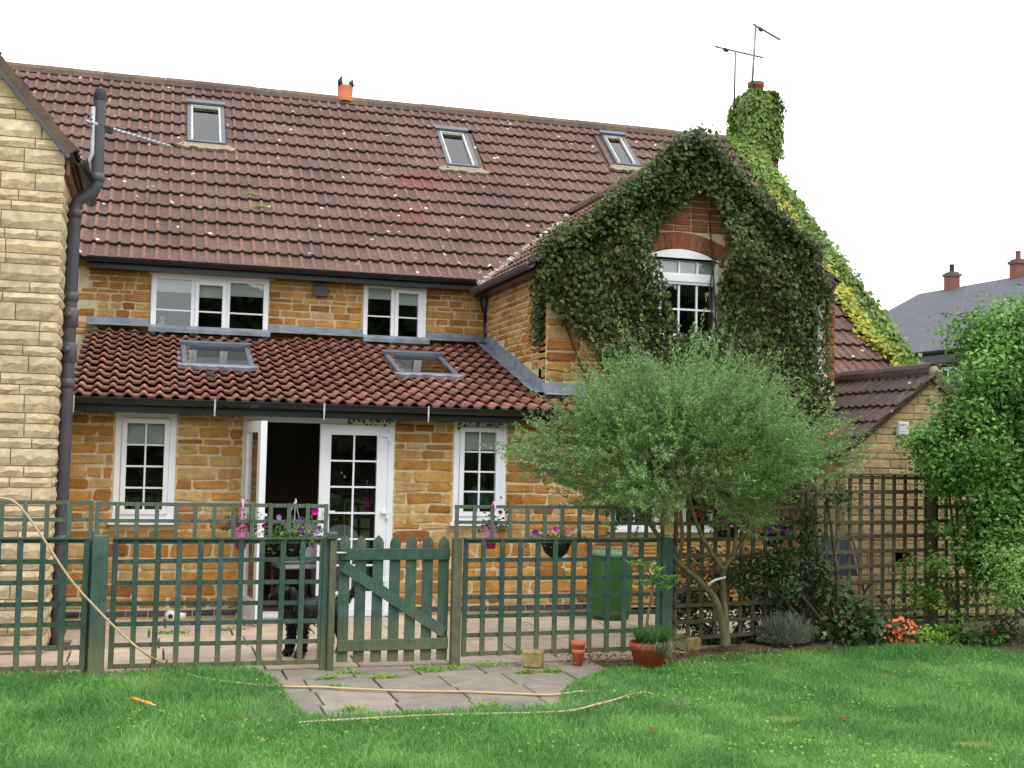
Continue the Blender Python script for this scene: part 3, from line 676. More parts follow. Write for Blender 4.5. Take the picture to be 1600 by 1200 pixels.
# pot with two pointed prongs on the ridge
pp = atY(539, 152, 6.6)
pot = MB().lathe((pp[0], 6.6, pp[2]-.08), [(.135, 0), (.135, .08), (.12, .1), (.125, .24), (.125, .26), (.09, .26), (.09, .1)], 18).build('ridge_pot', 'terracotta', roof)
for dx, h in ((-.085, .16), (.095, .12)):
    MB().tube([(pp[0]+dx, 6.55, pp[2]+.17), (pp[0]+dx*1.0-.01, 6.55, pp[2]+.17+h*.45), (pp[0]+dx+.015, 6.55, pp[2]+.17+h)], [.045, .042, .006], 7).build('cowl_prong', 'cowl', pot)

# ================================================================== lean-to extension
lean = thing('lean_to_extension', 'single-storey ironstone lean-to with French doors and orange-red pantiled roof', 'extension', (1, 0, 0))
LX0, LX1 = -1.74, 3.87
fl = Frame((LX0, 0, 0), (1, 0, 0), (0, 0, 1))
ZH = 2.076
LH = [(-1.2575-LX0, -.6706-LX0, .985, ZH), (0-LX0, 1.5756-LX0, 0.0, ZH), (2.2328-LX0, 2.8182-LX0, .985, ZH)]
lw = wall('wall', fl, LX1-LX0, 2.17, LH, .25, 'mortar', lean)
courses(fl, LX1-LX0, .105, 2.165, [(h[0]-.008, h[1]+.008, h[2]-.045, h[3]+.01) for h in LH], (.06, .15), (.10, .34), lw, 'ironstone', joint=.020, depth=.009, seed=5, limit=300)
courses(fl, LX1-LX0, .028, .094, [LH[1]], (.065, .066), (.215, .2151), lw, 'blue_brick', name='plinth_brick', joint=.012, depth=.018, rough=.25, alt=[.066], seed=6)
# right-hand return of the wall
MB().box(3.62, 3.868, .25, .302, 0, 2.17).build('return_wall', 'mortar', lean)
window(lean, fl, *LH[0], [(0, 1, 2, 4, True)], frame_t=.062, blind=.21, label='tall eight-pane white window beside the grey soil pipe')
window(lean, fl, *LH[2], [(0, 1, 2, 4, True)], frame_t=.062, blind=.21, label='tall eight-pane white window with a globe behind it')
room('kitchen', lean, -1.7, 3.32, .27, 2.95, .02, 2.14)
# French doors
dx0, dx1 = LH[1][0], LH[1][1]
b = MB(); fr = fl
b.obox(fr.o, fr.u, fr.v, fr.n, dx0, dx0+.065, 0, ZH, -.09, .01); b.obox(fr.o, fr.u, fr.v, fr.n, dx1-.065, dx1, 0, ZH, -.09, .01)
b.obox(fr.o, fr.u, fr.v, fr.n, dx0+.065, dx1-.065, ZH-.065, ZH, -.09, .01)
door = b.build('door_frame', 'upvc', lean)
MB().obox(fr.o, fr.u, fr.v, fr.n, dx0-.02, dx1+.02, .004, .05, -.08, .06).build('threshold', 'upvc', door)
def leaf_door(fd, w, h, parent, label, cols=2, rows=6):
    b = MB(); t = .115
    for (a0, a1, c0, c1) in ((0, t, 0, h), (w-t, w, 0, h), (t, w-t, h-.11, h), (t, w-t, 0, .20)): b.obox(fd.o, fd.u, fd.v, fd.n, a0, a1, c0, c1, -.05, .012)
    o = b.build('door_leaf', 'upvc', parent); o['label'] = label
    pw, ph = (w-2*t)/cols, (h-.31)/rows
    for i in range(cols):
        for j in range(rows):
            p = MB(); p.obox(fd.o, fd.u, fd.v, fd.n, t+i*pw+.001, t+(i+1)*pw-.001, .20+j*ph+.001, .20+(j+1)*ph-.001, -.022, -.016); p.build('pane', 'glass', o)
    for i in range(1, cols):
        p = MB(); p.obox(fd.o, fd.u, fd.v, fd.n, t+i*pw-.009, t+i*pw+.009, .20, h-.11, -.015, .0); p.build('glazing_bar', 'upvc', o)
    for j in range(1, rows):
        p = MB(); p.obox(fd.o, fd.u, fd.v, fd.n, t, w-t, .20+j*ph-.009, .20+j*ph+.009, -.0145, -.001); p.build('glazing_bar', 'upvc', o)
    hd = MB(); hd.obox(fd.o, fd.u, fd.v, fd.n, .045, .075, .94, 1.12, .013, .024); hd.obox(fd.o, fd.u, fd.v, fd.n, .05, .17, 1.02, 1.045, .03, .05); hd.obox(fd.o, fd.u, fd.v, fd.n, .05, .07, 1.02, 1.045, .024, .03)
    hd.build('handle', 'upvc', o)
    for z in (.3, 1.02, 1.83):
        q = MB(); q.obox(fd.o, fd.u, fd.v, fd.n, w-.06, w+.02, z, z+.025, .013, .05); q.obox(fd.o, fd.u, fd.v, fd.n, w-.005, w+.02, z-.055, z, .013, .045); q.build('hinge', 'upvc', o)
    return o
LW = (dx1-dx0-.13)/2
fdr = Frame((LX0+dx1-.065-LW, -.004, .055), (1, 0, 0), (0, 0, 1)); leaf_door(fdr, LW-.004, ZH-.125, door, 'closed right-hand door leaf')
free = np.array([atY(410, 800, -.7)[0], -.7, 0]); hing = np.array([LX0+dx0+.055, -.03, .055]); dirv = unit(np.array([free[0]-hing[0], free[1]-hing[1], 0.0]))
# the open leaf swings out towards the garden; its inner face looks right
fdl = Frame(hing+dirv*(LW-.004), -dirv, (0, 0, 1)); leaf_door(fdl, LW-.004, ZH-.125, door, 'left-hand door leaf swung open')
# roof
LP = atan2(3.185-2.215, 3.0+.25); CL, SL = cos(LP), sin(LP)
flr = Frame((LX0+.02, -.25, 2.225), (1, 0, 0), (0, CL, SL)); flr.o = flr.o-flr.n*.05
PL, NL = flr.p(0, 0, .05), flr.n
LSKY = []
for tl, tr, bl, br in (((283, 541), (388, 545), (284, 572), (398, 577)), ((598, 556), (690, 559), (624, 586), (716, 590))):
    A, B, Cc, D = [onplane(*q, PL, NL)-flr.o for q in (tl, tr, bl, br)]
    LSKY.append(((A@flr.u+Cc@flr.u)/2, (B@flr.u+D@flr.u)/2, (Cc@flr.v+D@flr.v)/2, (A@flr.v+B@flr.v)/2))
def keep_low(x, s, ctr):
    if ctr[1] > 2.95 or ctr[0] > 3.98: return False
    if ctr[0] > 3.3 and ctr[1] > .22: return False
    if ctr[1] > 2.70 and any(w_[0]-.12 < ctr[0] < w_[1]+.12 for w_ in (w1, w2)): return False
    for (x0, x1, s0, s1) in LSKY:
        if x0-.03 < x < x1+.03 and s0-.04 < s < s1+.06: return False
    return True
def lean_z(y): return 2.225+(y+.25)*tan(LP)
rf = MB(); rf.obox(flr.o, flr.u, flr.v, flr.n, 0, 5.06, 0.03, 3.25/CL, -.05, -.004); rf.obox(flr.o, flr.u, flr.v, flr.n, 5.06, 5.68, .03, .53, -.05, -.004)
lroof = rf.build('roof', 'brown_tile', lean)
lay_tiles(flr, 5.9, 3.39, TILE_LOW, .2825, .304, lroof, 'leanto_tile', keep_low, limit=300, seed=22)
for k, (x0, x1, s0, s1) in enumerate(LSKY): skylight(lroof, flr, x0, x1, s0, s1, apron='lead', t=.055, bars=True, rise=.085, lab=['skylight below the wide upper window', 'skylight below the two-light window'][k])
gutter('gutter', lean, (LX0, -.31, 2.20), (LX1+.1, -.31, 2.20), .058, deep=1.15)
MB().box(LX0, LX1+.1, -.245, -.215, 2.06, 2.185).build('fascia', 'black_plastic', lean); MB().box(LX0, LX1+.1, -.214, -.003, 2.15, 2.166).build('soffit', 'black_plastic', lean)
for u_ in (115, 336, 507, 670):
    x = atY(u_, 630, -.37)[0]; bb = MB(); bb.box(x-.008, x+.008, -.376, -.370, 2.10, 2.215); bb.box(x-.006, x+.006, -.373, -.368, 2.045, 2.10); bb.build('gutter_bracket', 'steel', lean)
# lead flashing along the top and up the wing wall
for (xa, xb) in ((LX0+.02, w1[0]-.01), (w1[1]+.01, w2[0]-.01), (w2[1]+.01, 3.33)):
    zt_, zb_ = 3.315, lean_z(2.80)+.065; b = MB(); b.add([(xa, 2.984, zt_), (xb, 2.984, zt_), (xb, 2.975, zb_+.055), (xa, 2.975, zb_+.055), (xb, 2.78, zb_), (xa, 2.78, zb_)], [(0, 1, 2, 3), (3, 2, 4, 5)])
    b.build('flashing', 'lead', lean, fix=False)
for w_ in (w1, w2):
    MB().prism([(w_[0]-.02, 2.90, lean_z(2.90)+.075), (w_[1]+.02, 2.90, lean_z(2.90)+.075), (w_[1]+.02, 2.75, lean_z(2.75)+.07), (w_[0]-.02, 2.75, lean_z(2.75)+.07)], (0, 0, -.05)).build('window_apron', 'lead', lean)
b = MB(); n = 12
for k in range(n):
    y0, y1 = .3+2.66*k/n, .3+2.66*(k+1)/n
    z0, z1 = lean_z(y0), lean_z(y1); jz = .012*(k % 2)
    b.add([(3.336, y0, z0+.17), (3.336, y1, z1+.17), (3.330, y1, z1+.045), (3.330, y0, z0+.045), (3.19-jz, y0, z0+.06), (3.19-jz, y1, z1+.06)], [(0, 1, 2, 3), (3, 2, 5, 4)])
b.add([(3.32, .286, lean_z(.3)+.16), (3.95, .286, lean_z(.3)+.16), (3.95, .28, lean_z(.3)+.05), (3.32, .28, lean_z(.3)+.05), (3.95, .14, lean_z(.14)+.065), (3.32, .14, lean_z(.14)+.065)], [(0, 1, 2, 3), (3, 2, 4, 5)])
b.build('step_flashing', 'lead', lean, fix=False)
# ================================================================== gabled wing
wing = thing('gabled_wing', 'ivy-clad gabled wing with arched white window in its gable', 'house wing', (5.1, .4, 0))
fs = Frame((3.35, 3.0, 2.0), (0, -1, 0), (0, 0, 1))
sw = wall('side_wall', fs, 2.694, 1.93, [], .25, 'mortar', wing)
courses(fs, 2.70, .32, 1.93, [], (.065, .115), (.11, .30), sw, 'ironstone', joint=.022, depth=.011, seed=15, keep=lambda cx, cz, *q: 2.0+q[2] > lean_z(3.0-q[0])+.12)
ff = Frame((3.35, .3, 0), (1, 0, 0), (0, 0, 1))
gw = (4.50-3.35, 5.48-3.35, 3.15, 4.19); lwA = (4.17-3.35, 4.76-3.35, .90, 1.95); lwB = (5.05-3.35, 5.82-3.35, .90, 1.95); rwn = (6.42-3.35, 6.88-3.35, 2.78, 3.62)
fw = wall('front_wall', ff, 3.71, 3.93, [gw, lwA, lwB, rwn], .25, 'mortar', wing, gable=(1.755, 5.22, gw[0], gw[1], gw[3]))
# gable bricks round the arch, stone lower down on the left
arc_c = np.array([(gw[0]+gw[1])/2, 4.19-.98]); RA = hypot(.49, .84)
def above_arch(cx, cz, q0, q1, q2, q3): return all(hypot(x-arc_c[0], z-arc_c[1]) > RA+.20+.02 for x in (q0, q1) for z in (q2, q3)) and q3 < 5.22-abs((q0+q1)/2-1.755)*.79-.05
nb = courses(ff, 3.7, 4.02, 5.15, [], (.074, .0741), (.222, .2221), fw, 'brick', name='brick', joint=.011, depth=.012, rough=.3, alt=[.075], seed=16, limit=120, keep=lambda cx, cz, *q: .6 < cx < 3.0 and above_arch(cx, cz, *q) and not (q[2] < 4.30 and gw[0]-.02 < cx < gw[1]+.02))
for k in range(15):
    t0, t1 = [radians(90+33-66*(k+e)/15) for e in (.06, .94)]
    P = [ff.p(arc_c[0]+r*cos(t), arc_c[1]+r*sin(t), -.01) for r, t in ((RA+.012, t0), (RA+.205, t0), (RA+.205, t1), (RA+.012, t1))]
    MB().prism(P, ff.n*random.uniform(.022, .030)).build('arch_brick', 'brick', fw)
courses(ff, 1.0, 2.3, 3.3, [], (.08, .17), (.13, .34), fw, 'ironstone', joint=.022, depth=.02, seed=17, keep=lambda cx, cz, *q: cz > lean_z(.3)+.17, limit=60)
courses(ff, 3.7, .03, 2.0, [(h[0]-.01, h[1]+.01, h[2]-.045, h[3]) for h in (lwA, lwB)], (.09, .19), (.16, .46), fw, 'ironstone', joint=.022, depth=.016, seed=18, keep=lambda cx, cz, *q: .55 < cx < 3.1, limit=140)
courses(Frame((6.93, .3, 0), (1, 0, 0), (0, 0, 1)), .13, 2.7, 3.78, [], (.10, .11), (.2, .3), fw, 'brick', name='quoin', joint=.008, depth=.02, rough=.3, alt=[.108], seed=19)
w = window(wing, ff, gw[0], gw[1], 3.15, 3.80, [(0, 1, 4, 2, False)], frame_t=.03, label='arched gable window half wrapped in ivy', sill_over=.05, bar=.022, mat='upvc')
w2_ = window(wing, ff, gw[0], gw[1], 3.88, 4.075, [(0, 1, 4, 1, False)], frame_t=.022, sill=False, name='top_light', bar=.022)
MB().obox(ff.o, ff.u, ff.v, ff.n, gw[0], gw[1], 3.801, 3.879, -.07, .022).build('transom', 'upvc', w)
arcp = [(arc_c[0]+RA*cos(radians(a_)), arc_c[1]+RA*sin(radians(a_))) for a_ in np.linspace(59.6, 120.4, 13)]
MB().prism([ff.p(a_, c_, -.06) for a_, c_ in arcp]+[ff.p(gw[0], 4.076, -.06), ff.p(gw[1], 4.076, -.06)], ff.n*.085).build('arched_head', 'upvc', w)
MB().obox(ff.o, ff.u, ff.v, ff.n, gw[0]+.02, gw[1]-.02, 3.86, 4.08, -.065, -.06).build('blind', 'blind', w)
window(wing, ff, *lwA, [(0, 1, 2, 3, False)], frame_t=.06, label='lower window just right of the lean-to')
window(wing, ff, *lwB, [(0, .5, 1, 3, False), (.5, 1, 1, 3, False)], frame_t=.06, label='lower window behind the brown trellis')
window(wing, ff, *rwn, [(0, 1, 1, 2, False)], frame_t=.055, label='narrow upper window almost buried in ivy')
room('wing_room', wing, 3.62, 6.95, .56, 2.9, 2.55, 3.9); room('wing_ground_room', wing, 3.62, 6.95, .56, 2.9, .02, 2.4)
MB().box(6.81, 7.055, .56, 4.4, 0, 3.88).build('far_side_wall', 'brick', wing)
# wing roof
CW, SW_ = cos(WP), sin(WP); WL = (WRX-WX0)/CW
fwl = Frame((WX0, 4.55, WZ), (0, -1, 0), (CW, 0, SW_)); fwl.o = fwl.o-fwl.n*.04
fwr = Frame((WX1, .14, WZ), (0, 1, 0), (-CW, 0, SW_)); fwr.o = fwr.o-fwr.n*.04
b = MB(); b.obox(fwl.o, fwl.u, fwl.v, fwl.n, 1.0, 4.40, .02, WL, -.04, -.004); b.obox(fwr.o, fwr.u, fwr.v, fwr.n, .01, 3.4, .02, WL-.002, -.04, -.004)
wroof = b.build('roof', 'brown_tile', wing)
kw = lambda x, s, c: c[2] > main_z(c[1])-.02 and c[1] > .1
lay_tiles(fwl, 4.5, WL-.04, TILE_MAIN, (WL-.04)/7, .30, wroof, 'main_tile', kw, limit=300, seed=23)
lay_tiles(fwr, 4.5, WL-.04, TILE_MAIN, (WL-.04)/7, .30, wroof, 'main_tile', kw, limit=0, seed=24)
ridge_line(wroof, (WRX, .13, wing_z(WRX)), (WRX, 4.36, wing_z(WRX)), .11, 10, seed=6)
for q, sg in ((fwl, 1), (fwr, -1)):
    MB().obox(q.o, q.u, q.v, q.n, (4.30 if sg > 0 else .02), (4.33 if sg > 0 else .05), 0.0, WL-.12, -.15, -.041).build('bargeboard', 'chair_wood', wroof)
rr = random.Random(8)
for k in range(26):       # broken cement along the valley
    t = (k+rr.random())/26*.9; X = WX0+.02+t*(WRX-WX0); Y = YE+(wing_z(X)-ZE)/TM; P = np.array([X, Y-.03, wing_z(X)+.055])
    s = rr.uniform(.02, .05); b = MB(); b.lathe(P, [(s*.2, s*.5), (s, s*.25), (s*1.1, -s*.2), (s*.6, -.05)], 6, smooth=False)
    b.v = [(x+rr.uniform(-.012, .012), y+rr.uniform(-.012, .012), z+rr.uniform(-.01, .01)) for x, y, z in b.v]; b.build('valley_mortar', 'white_cement', wroof)
gutter('gutter', wing, (WX0-.05, .14, WZ-.02), (WX0-.05, 2.66, WZ-.02), .058, out=(-1, 0, 0), deep=1.05, mat='grey_plastic')
MB().box(WX0+.012, 3.335, .16, 2.9, WZ-.10, WZ-.055).build('soffit', 'black_plastic', wing)
b = MB(); px_ = atY(760, 480, 2.90)[0]; b.add([], [])
b.lathe((px_, 2.90, 3.60), [(.05, 0), (.085, .10), (.09, .24), (.07, .24), (.05, .1)], 10, smooth=False); b.tube([(px_, 2.90, 3.84), (px_, 2.72, 3.92)], .04, 8); b.tube([(px_, 2.90, 3.62), (px_, 2.90, 3.36), (px_, 2.86, 3.28)], .036, 10)
b.build('downpipe', 'black_plastic', wing)

# ================================================================== left neighbour
lb = thing('stone_house', 'buff rock-faced stone gable end with sloping verge and soil pipe', 'house', (-2.9, -1.96, 0))
LBX, LBY = -1.71, -1.96
f1 = Frame((-4.2, LBY, 0), (1, 0, 0), (0, 0, 1)); f2 = Frame((LBX, LBY, 0), (0, 1, 0), (0, 0, 1))
lwf = wall('front_wall', f1, 2.49, 4.22, [], .25, 'block_mortar', lb); MB().prism([(-4.2, LBY, 4.221), (LBX, LBY, 4.221), (-4.2, LBY, 4.221+2.49*1.19)], (0, .2, 0)).build('gable_top', 'block_mortar', lb)
ALT = [.145, .088, .12, .088, .15, .085, .095]
courses(ClipFrame(f1, lambda b: (-9, 2.50 if b < 4.2 else 2.49-(b-4.215)/1.19)), 2.50, .01, 6.2, [], (.1, .1), (.22, .46), lwf, 'recon_block', name='block', joint=.010, depth=.016, rock=True, alt=ALT, seed=31, keep=lambda cx, cz, q0, q1, q2, q3: cx > 1.5 and q2 < 4.20+(2.45-q0)*1.19)
lws = wall('side_wall', Frame((LBX-.001, LBY+.251, 0), (0, 1, 0), (0, 0, 1)), 1.7, 4.22, [], .2, 'block_mortar', lb)
courses(f2, 1.96, .01, 4.2, [], (.1, .1), (.3, .52), lws, 'recon_block', name='block', joint=.012, depth=.016, rock=True, alt=ALT, seed=32)
PB = radians(49.9); cb, sb = cos(PB), sin(PB)
fb = Frame((LBX+.07, LBY-.06, 4.205), (0, 1, 0), (-cb, 0, sb))
b = MB(); b.obox(fb.o, fb.u, fb.v, fb.n, .02, 2.2, 0, 3.9, -.03, .01); broof = b.build('roof', 'brown_tile', lb)
lay_tiles(fb, 2.2, 3.8, TILE_MAIN, .34, .30, broof, 'brown_tile', lambda x, s, c: True, limit=120, seed=33)
b = MB(); b.obox(fb.o, fb.u, fb.v, fb.n, -.012, .06, -.02, 3.9, -.065, -.031); b.build('verge_board', 'grey_plastic', broof)
b = MB(); b.obox(fb.o, fb.u, fb.v, fb.n, -.01, .05, 0, 3.9, -.030, .04); b.build('verge_mortar', 'ridge_tile', broof)
gutter('gutter', lb, (LBX+.13, LBY+.0, 4.18), (LBX+.13, -.02, 4.18), .06, out=(1, 0, 0), deep=1.1)
MB().box(LBX+.018, LBX+.05, LBY+.02, -.02, 4.02, 4.17).build('fascia', 'chair_wood', lb)
PX, PY = -1.645, -1.36
b = MB(); b.tube([(PX, PY, -.02), (PX, PY, 3.86), (PX+.03, PY, 3.93), (PX+.15, PY, 4.0), (PX+.178, PY, 4.08), (PX+.178, PY, 4.86)], .055, 14, caps=False)
soil = b.build('soil_pipe', 'grey_plastic', lb)
for z, dx in ((.9, 0), (2.28, 0), (3.05, 0), (3.80, 0), (4.14, .178)):
    MB().lathe((PX+dx, PY, z-.04), [(.056, 0), (.064, .005), (.064, .075), (.056, .08)], 14).build('collar', 'grey_plastic', soil)
for z in (2.55, 2.86):
    b = MB(); b.lathe((PX, PY, z-.09), [(.056, 0), (.07, .02), (.07, .16), (.056, .18)], 14); b.tube([(PX, PY, z), (PX-.02, PY-.1, z+.03)], .035, 8); b.build('junction', 'grey_plastic', soil)
b = MB(); b.lathe((PX+.178, PY, 4.84), [(.058, 0), (.058, .05), (.05, .1), (.02, .115), (0.001, .118)], 12)
b.build('vent_cowl', 'cowl', soil)

# ================================================================== small annex on the right
ann = thing('stone_annex', 'low buff block outbuilding with brown tiled roof and white wall vent', 'outbuilding', (7.6, -.85, 0))
AX, AY = 7.62, -.85; AZ = 2.75; AP = radians(37.6); ca, sa = cos(AP), sin(AP); AHW = 1.115; AEZ = AZ-AHW*tan(AP)
fa = Frame((AX-AHW, AY, 0), (1, 0, 0), (0, 0, 1))
aw = wall('front_wall', fa, 2*AHW, AEZ-.02, [(.62, .86, .60, .72)], .2, 'block_mortar', ann, gable=(AHW, AZ-.05))
courses(ClipFrame(fa, lambda b: (-9, 9) if b < AEZ-.03 else ((b-AEZ+.03)/tan(AP), 2*AHW-(b-AEZ+.03)/tan(AP))), 2*AHW, .01, 2.7, [(.62, .86, .60, .72)], (.1, .1), (.2, .42), aw, 'annex_block', name='block', joint=.010, depth=.009, rough=.25, alt=[.105, .105, .072, .105, .068], seed=41, keep=lambda cx, cz, q0, q1, q2, q3: q2+.02 < AEZ-.03+(AHW-min(abs(q0-AHW), abs(q1-AHW))-.03)*tan(AP))
MB().box(AX-AHW, AX-AHW+.2, AY+.2, .285, 0, AEZ-.02).build('side_wall', 'annex_block', ann); MB().box(AX+AHW-.2, AX+AHW, AY+.2, 1.55, 0, AEZ-.02).build('side_wall', 'annex_block', ann)
AL = (AHW+.15)/ca
fal = Frame((AX-AHW-.15, 1.42, AZ-(AHW+.15)*tan(AP)), (0, -1, 0), (ca, 0, sa)); far_ = Frame((AX+AHW+.15, AY-.04, AZ-(AHW+.15)*tan(AP)), (0, 1, 0), (-ca, 0, sa))
b = MB(); b.obox(fal.o, fal.u, fal.v, fal.n, 0, 2.28, .02, AL, -.05, -.004); b.obox(far_.o, far_.u, far_.v, far_.n, 0, 2.28, .02, AL-.002, -.05, -.004)
aroof = b.build('roof', 'brown_tile', ann)
lay_tiles(fal, 2.4, AL-.06, TILE_MAIN, (AL-.06)/5, .30, aroof, 'brown_tile', lambda x, s, c: c[1] > AY-.1 and not (c[1] > .25 and c[0] < 7.06), limit=60, seed=42, special={(1, 5): 'orange_tile'})
lay_tiles(far_, 2.4, AL-.06, TILE_MAIN, (AL-.06)/5, .30, aroof, 'brown_tile', lambda x, s, c: True, limit=40, seed=43)
ridge_line(aroof, (AX, AY-.06, AZ+.03), (AX, 1.42, AZ+.03), .10, 5, mat='brown_tile', seed=9)
for q, x0, x1 in ((fal, 2.26, 2.31), (far_, -.01, .03)): MB().obox(q.o, q.u, q.v, q.n, x0, x1, -.01, AL, -.075, .035).build('verge_mortar', 'ridge_tile', aroof)
p0, p1 = atY(1400, 659, AY), atY(1416, 681, AY); b = MB(); b.box(p0[0], p1[0], AY-.045, AY, p1[2], p0[2]); vent = b.build('wall_vent', 'upvc', ann)
for k in range(4):
    z = p1[2]+(p0[2]-p1[2])*(k+.5)/4.3; MB().box(p0[0]+.008, p1[0]-.008, AY-.06, AY-.046, z, z+.02).build('louvre', 'upvc', vent)

# ================================================================== house beyond
fhz_e, fhz_r = 5.0, 7.9
E1 = atZ(1405, 553, fhz_e); E2 = atZ(1475, 545.5, fhz_e); dE = unit((E2-E1)*np.array([1, 1, 0]))      # eaves direction, coming nearer to the right
Rr = atZ(1436, 459, fhz_r); out_ = np.array([-dE[1], dE[0], 0.0])
if out_@(CAM-E1) < 0: out_ = -out_
run = abs((Rr-E1)@out_); s_end = (Rr-E1)@dE
fh = thing('brick_house', 'distant red-brick house with grey slate roof and two brick chimneys', 'house', (E1[0], E1[1], 0))
Pw = lambda s, o, z: E1*np.array([1, 1, 0])+dE*s+out_*o+np.array([0, 0, z])
s0, s1 = s_end, s_end+17
b = MB(); b.prism([Pw(s0+.2, -.35, -.04), Pw(s0+.2, -.35, fhz_e), Pw(s0+.2, -run, fhz_r-.3), Pw(s0+.2, -2*run+.35, fhz_e), Pw(s0+.2, -2*run+.35, -.04)], dE*16.6); fwall = b.build('wall', 'far_brick', fh)
b = MB(); t = .12
b.prism([Pw(s0, .12, fhz_e-.15), Pw(s0, .12, fhz_e-.02), Pw(s0, -run, fhz_r), Pw(s0, -2*run-.12, fhz_e-.02), Pw(s0, -2*run-.12, fhz_e-.15), Pw(s0, -run, fhz_r-.15)], dE*17); froof = b.build('roof', 'slate', fh)
gutter('gutter', fh, Pw(s0, .2, fhz_e-.06), Pw(s1, .2, fhz_e-.06), .09, out=out_); b = MB(); b.prism([Pw(s0, -.34, fhz_e-.4), Pw(s0, .1, fhz_e-.4), Pw(s0, .1, fhz_e-.16), Pw(s0, -.34, fhz_e-.16)], dE*17); b.build('fascia', 'black_plastic', fh)
for (u_, v_) in ((1488, 449), (1591, 432)):
    # chimneys astride the ridge
    best = min(np.linspace(s0, s1, 200), key=lambda s: abs((lambda q: 800+F_PX*((q-CAM)@R_)/((q-CAM)@W_))(Pw(s, -run, fhz_r))-u_))
    c = Pw(best, -run, fhz_r); b = MB(); b.obox(c, dE, out_, (0, 0, 1), -.19, .19, -.19, .19, -.5, .40); ch2 = b.build('chimney', 'far_brick', froof)
    b = MB(); b.obox(c, dE, out_, (0, 0, 1), -.235, .235, -.235, .235, .401, .50); b.obox(c, dE, out_, (0, 0, 1), -.17, .17, -.17, .17, .501, .56); b.build('chimney_cap', 'ridge_tile', ch2)
    MB().lathe(c+np.array([0, 0, .561]), [(.09, 0), (.08, .2), (.09, .24), (.09, .28), (.05, .28)], 12).build('chimney_pot', 'far_brick' if u_ > 1500 else 'cowl', ch2)
fdd = Frame(Pw(s1, -.345, 0), -dE, (0, 0, 1))
if fdd.n@out_ < 0: fdd = Frame(Pw(s0, -.345, 0), dE, (0, 0, 1))
for k, u_ in enumerate((1483, 1530, 1580)):
    best = min(np.linspace(s0+1, s1-1, 200), key=lambda s: abs((lambda q: 800+F_PX*((q-CAM)@R_)/((q-CAM)@W_))(Pw(s, -.35, 4.2))-u_))
    x = (Pw(best, -.345, 0)-fdd.o)@fdd.u; window(fh, fdd, x-.6, x+.6, 3.3, 4.5, [(0, .5, 1, 1, False), (.5, 1, 1, 1, False)], frame_t=.09, rec=.06)
# ================================================================== aerials
def yagi(name, label, mast, tip, boom_dir, boom_len, n, elem, reflector, rmast=.018, vertical=False):
    t = thing(name, label, 'aerial', mast[0]); MB().tube(mast, rmast, 8).build('mast', 'aerial_metal', t)
    tip = np.array(tip, float); bd = unit(np.array(boom_dir, float)); boom = MB().tube([tip-bd*.08, tip+bd*boom_len], rmast*.9, 6).build('boom', 'aerial_metal', t)
    side = unit(np.cross(bd, [0, 0, 1.])) if not vertical else np.array([0, 0, 1.])
    for k in range(n):
        q = tip+bd*(boom_len*(.12+.86*k/(n-1))); L = elem*(1-.35*k/(n-1)); MB().tube([q-side*L, q+side*L], .004, 5).build('element', 'aerial_metal', boom)
    up = np.cross(side, bd)
    if reflector:
        b = MB()
        for a in (-1, 1):
            for e in (.3, 1.0):
                q = tip-bd*.05+up*a*elem*e*.9; b.tube([tip-bd*.02, q], .005, 5); b.tube([q-side*elem*.8, q+side*elem*.8], .004, 5)
        b.build('reflector', 'aerial_metal', boom)
    MB().obox(tip+bd*.1, bd, side, up, 0, .09, -.02, .02, -.045, .01).build('dipole_box', 'cowl', boom); return t
m0 = atY(1174, 150, 6.5); m1 = atY(1181, 40, 6.5); e1 = atY(1222, 50, 6.5); bd = unit(e1-m1)
yagi('roof_aerial', 'tall thin television aerial clamped to the ivy-covered chimney', [m0, m1], m1, bd+np.array([0, .5, 0]), .75, 8, .16, False, .02)
m0 = atY(1147, 170, 6.7); m1 = atY(1149, 90, 6.7); e0 = atY(1123, 74, 6.7); e1 = atY(1192, 90, 6.7)
yagi('roof_aerial', 'shorter television aerial with broad reflector behind the chimney', [m0, m1, atY(1149, 80, 6.7)], e0, e1-e0, np.linalg.norm(e1-e0), 9, .15, True, .016)
q = lambda u, v: atY(u, v, -1.42)
bend = [(LBX+.02, -1.42, q(118, 261)[2]), q(130, 260), q(139, 252), q(144, 240), q(145, 200), q(146, 167)]
hub = q(147, 193); tipa = q(290, 212)
t = yagi('wall_aerial', 'silver aerial on a bent arm sticking out beside the soil pipe', bend, hub, (tipa-hub)+np.array([0, .6, 0]), np.linalg.norm(tipa-hub)*1.05, 14, .07, True, .018)
for o in t.children:
    if o.name.startswith('mast') or o.name.startswith('boom'): o.data.materials[0] = MATS['steel']

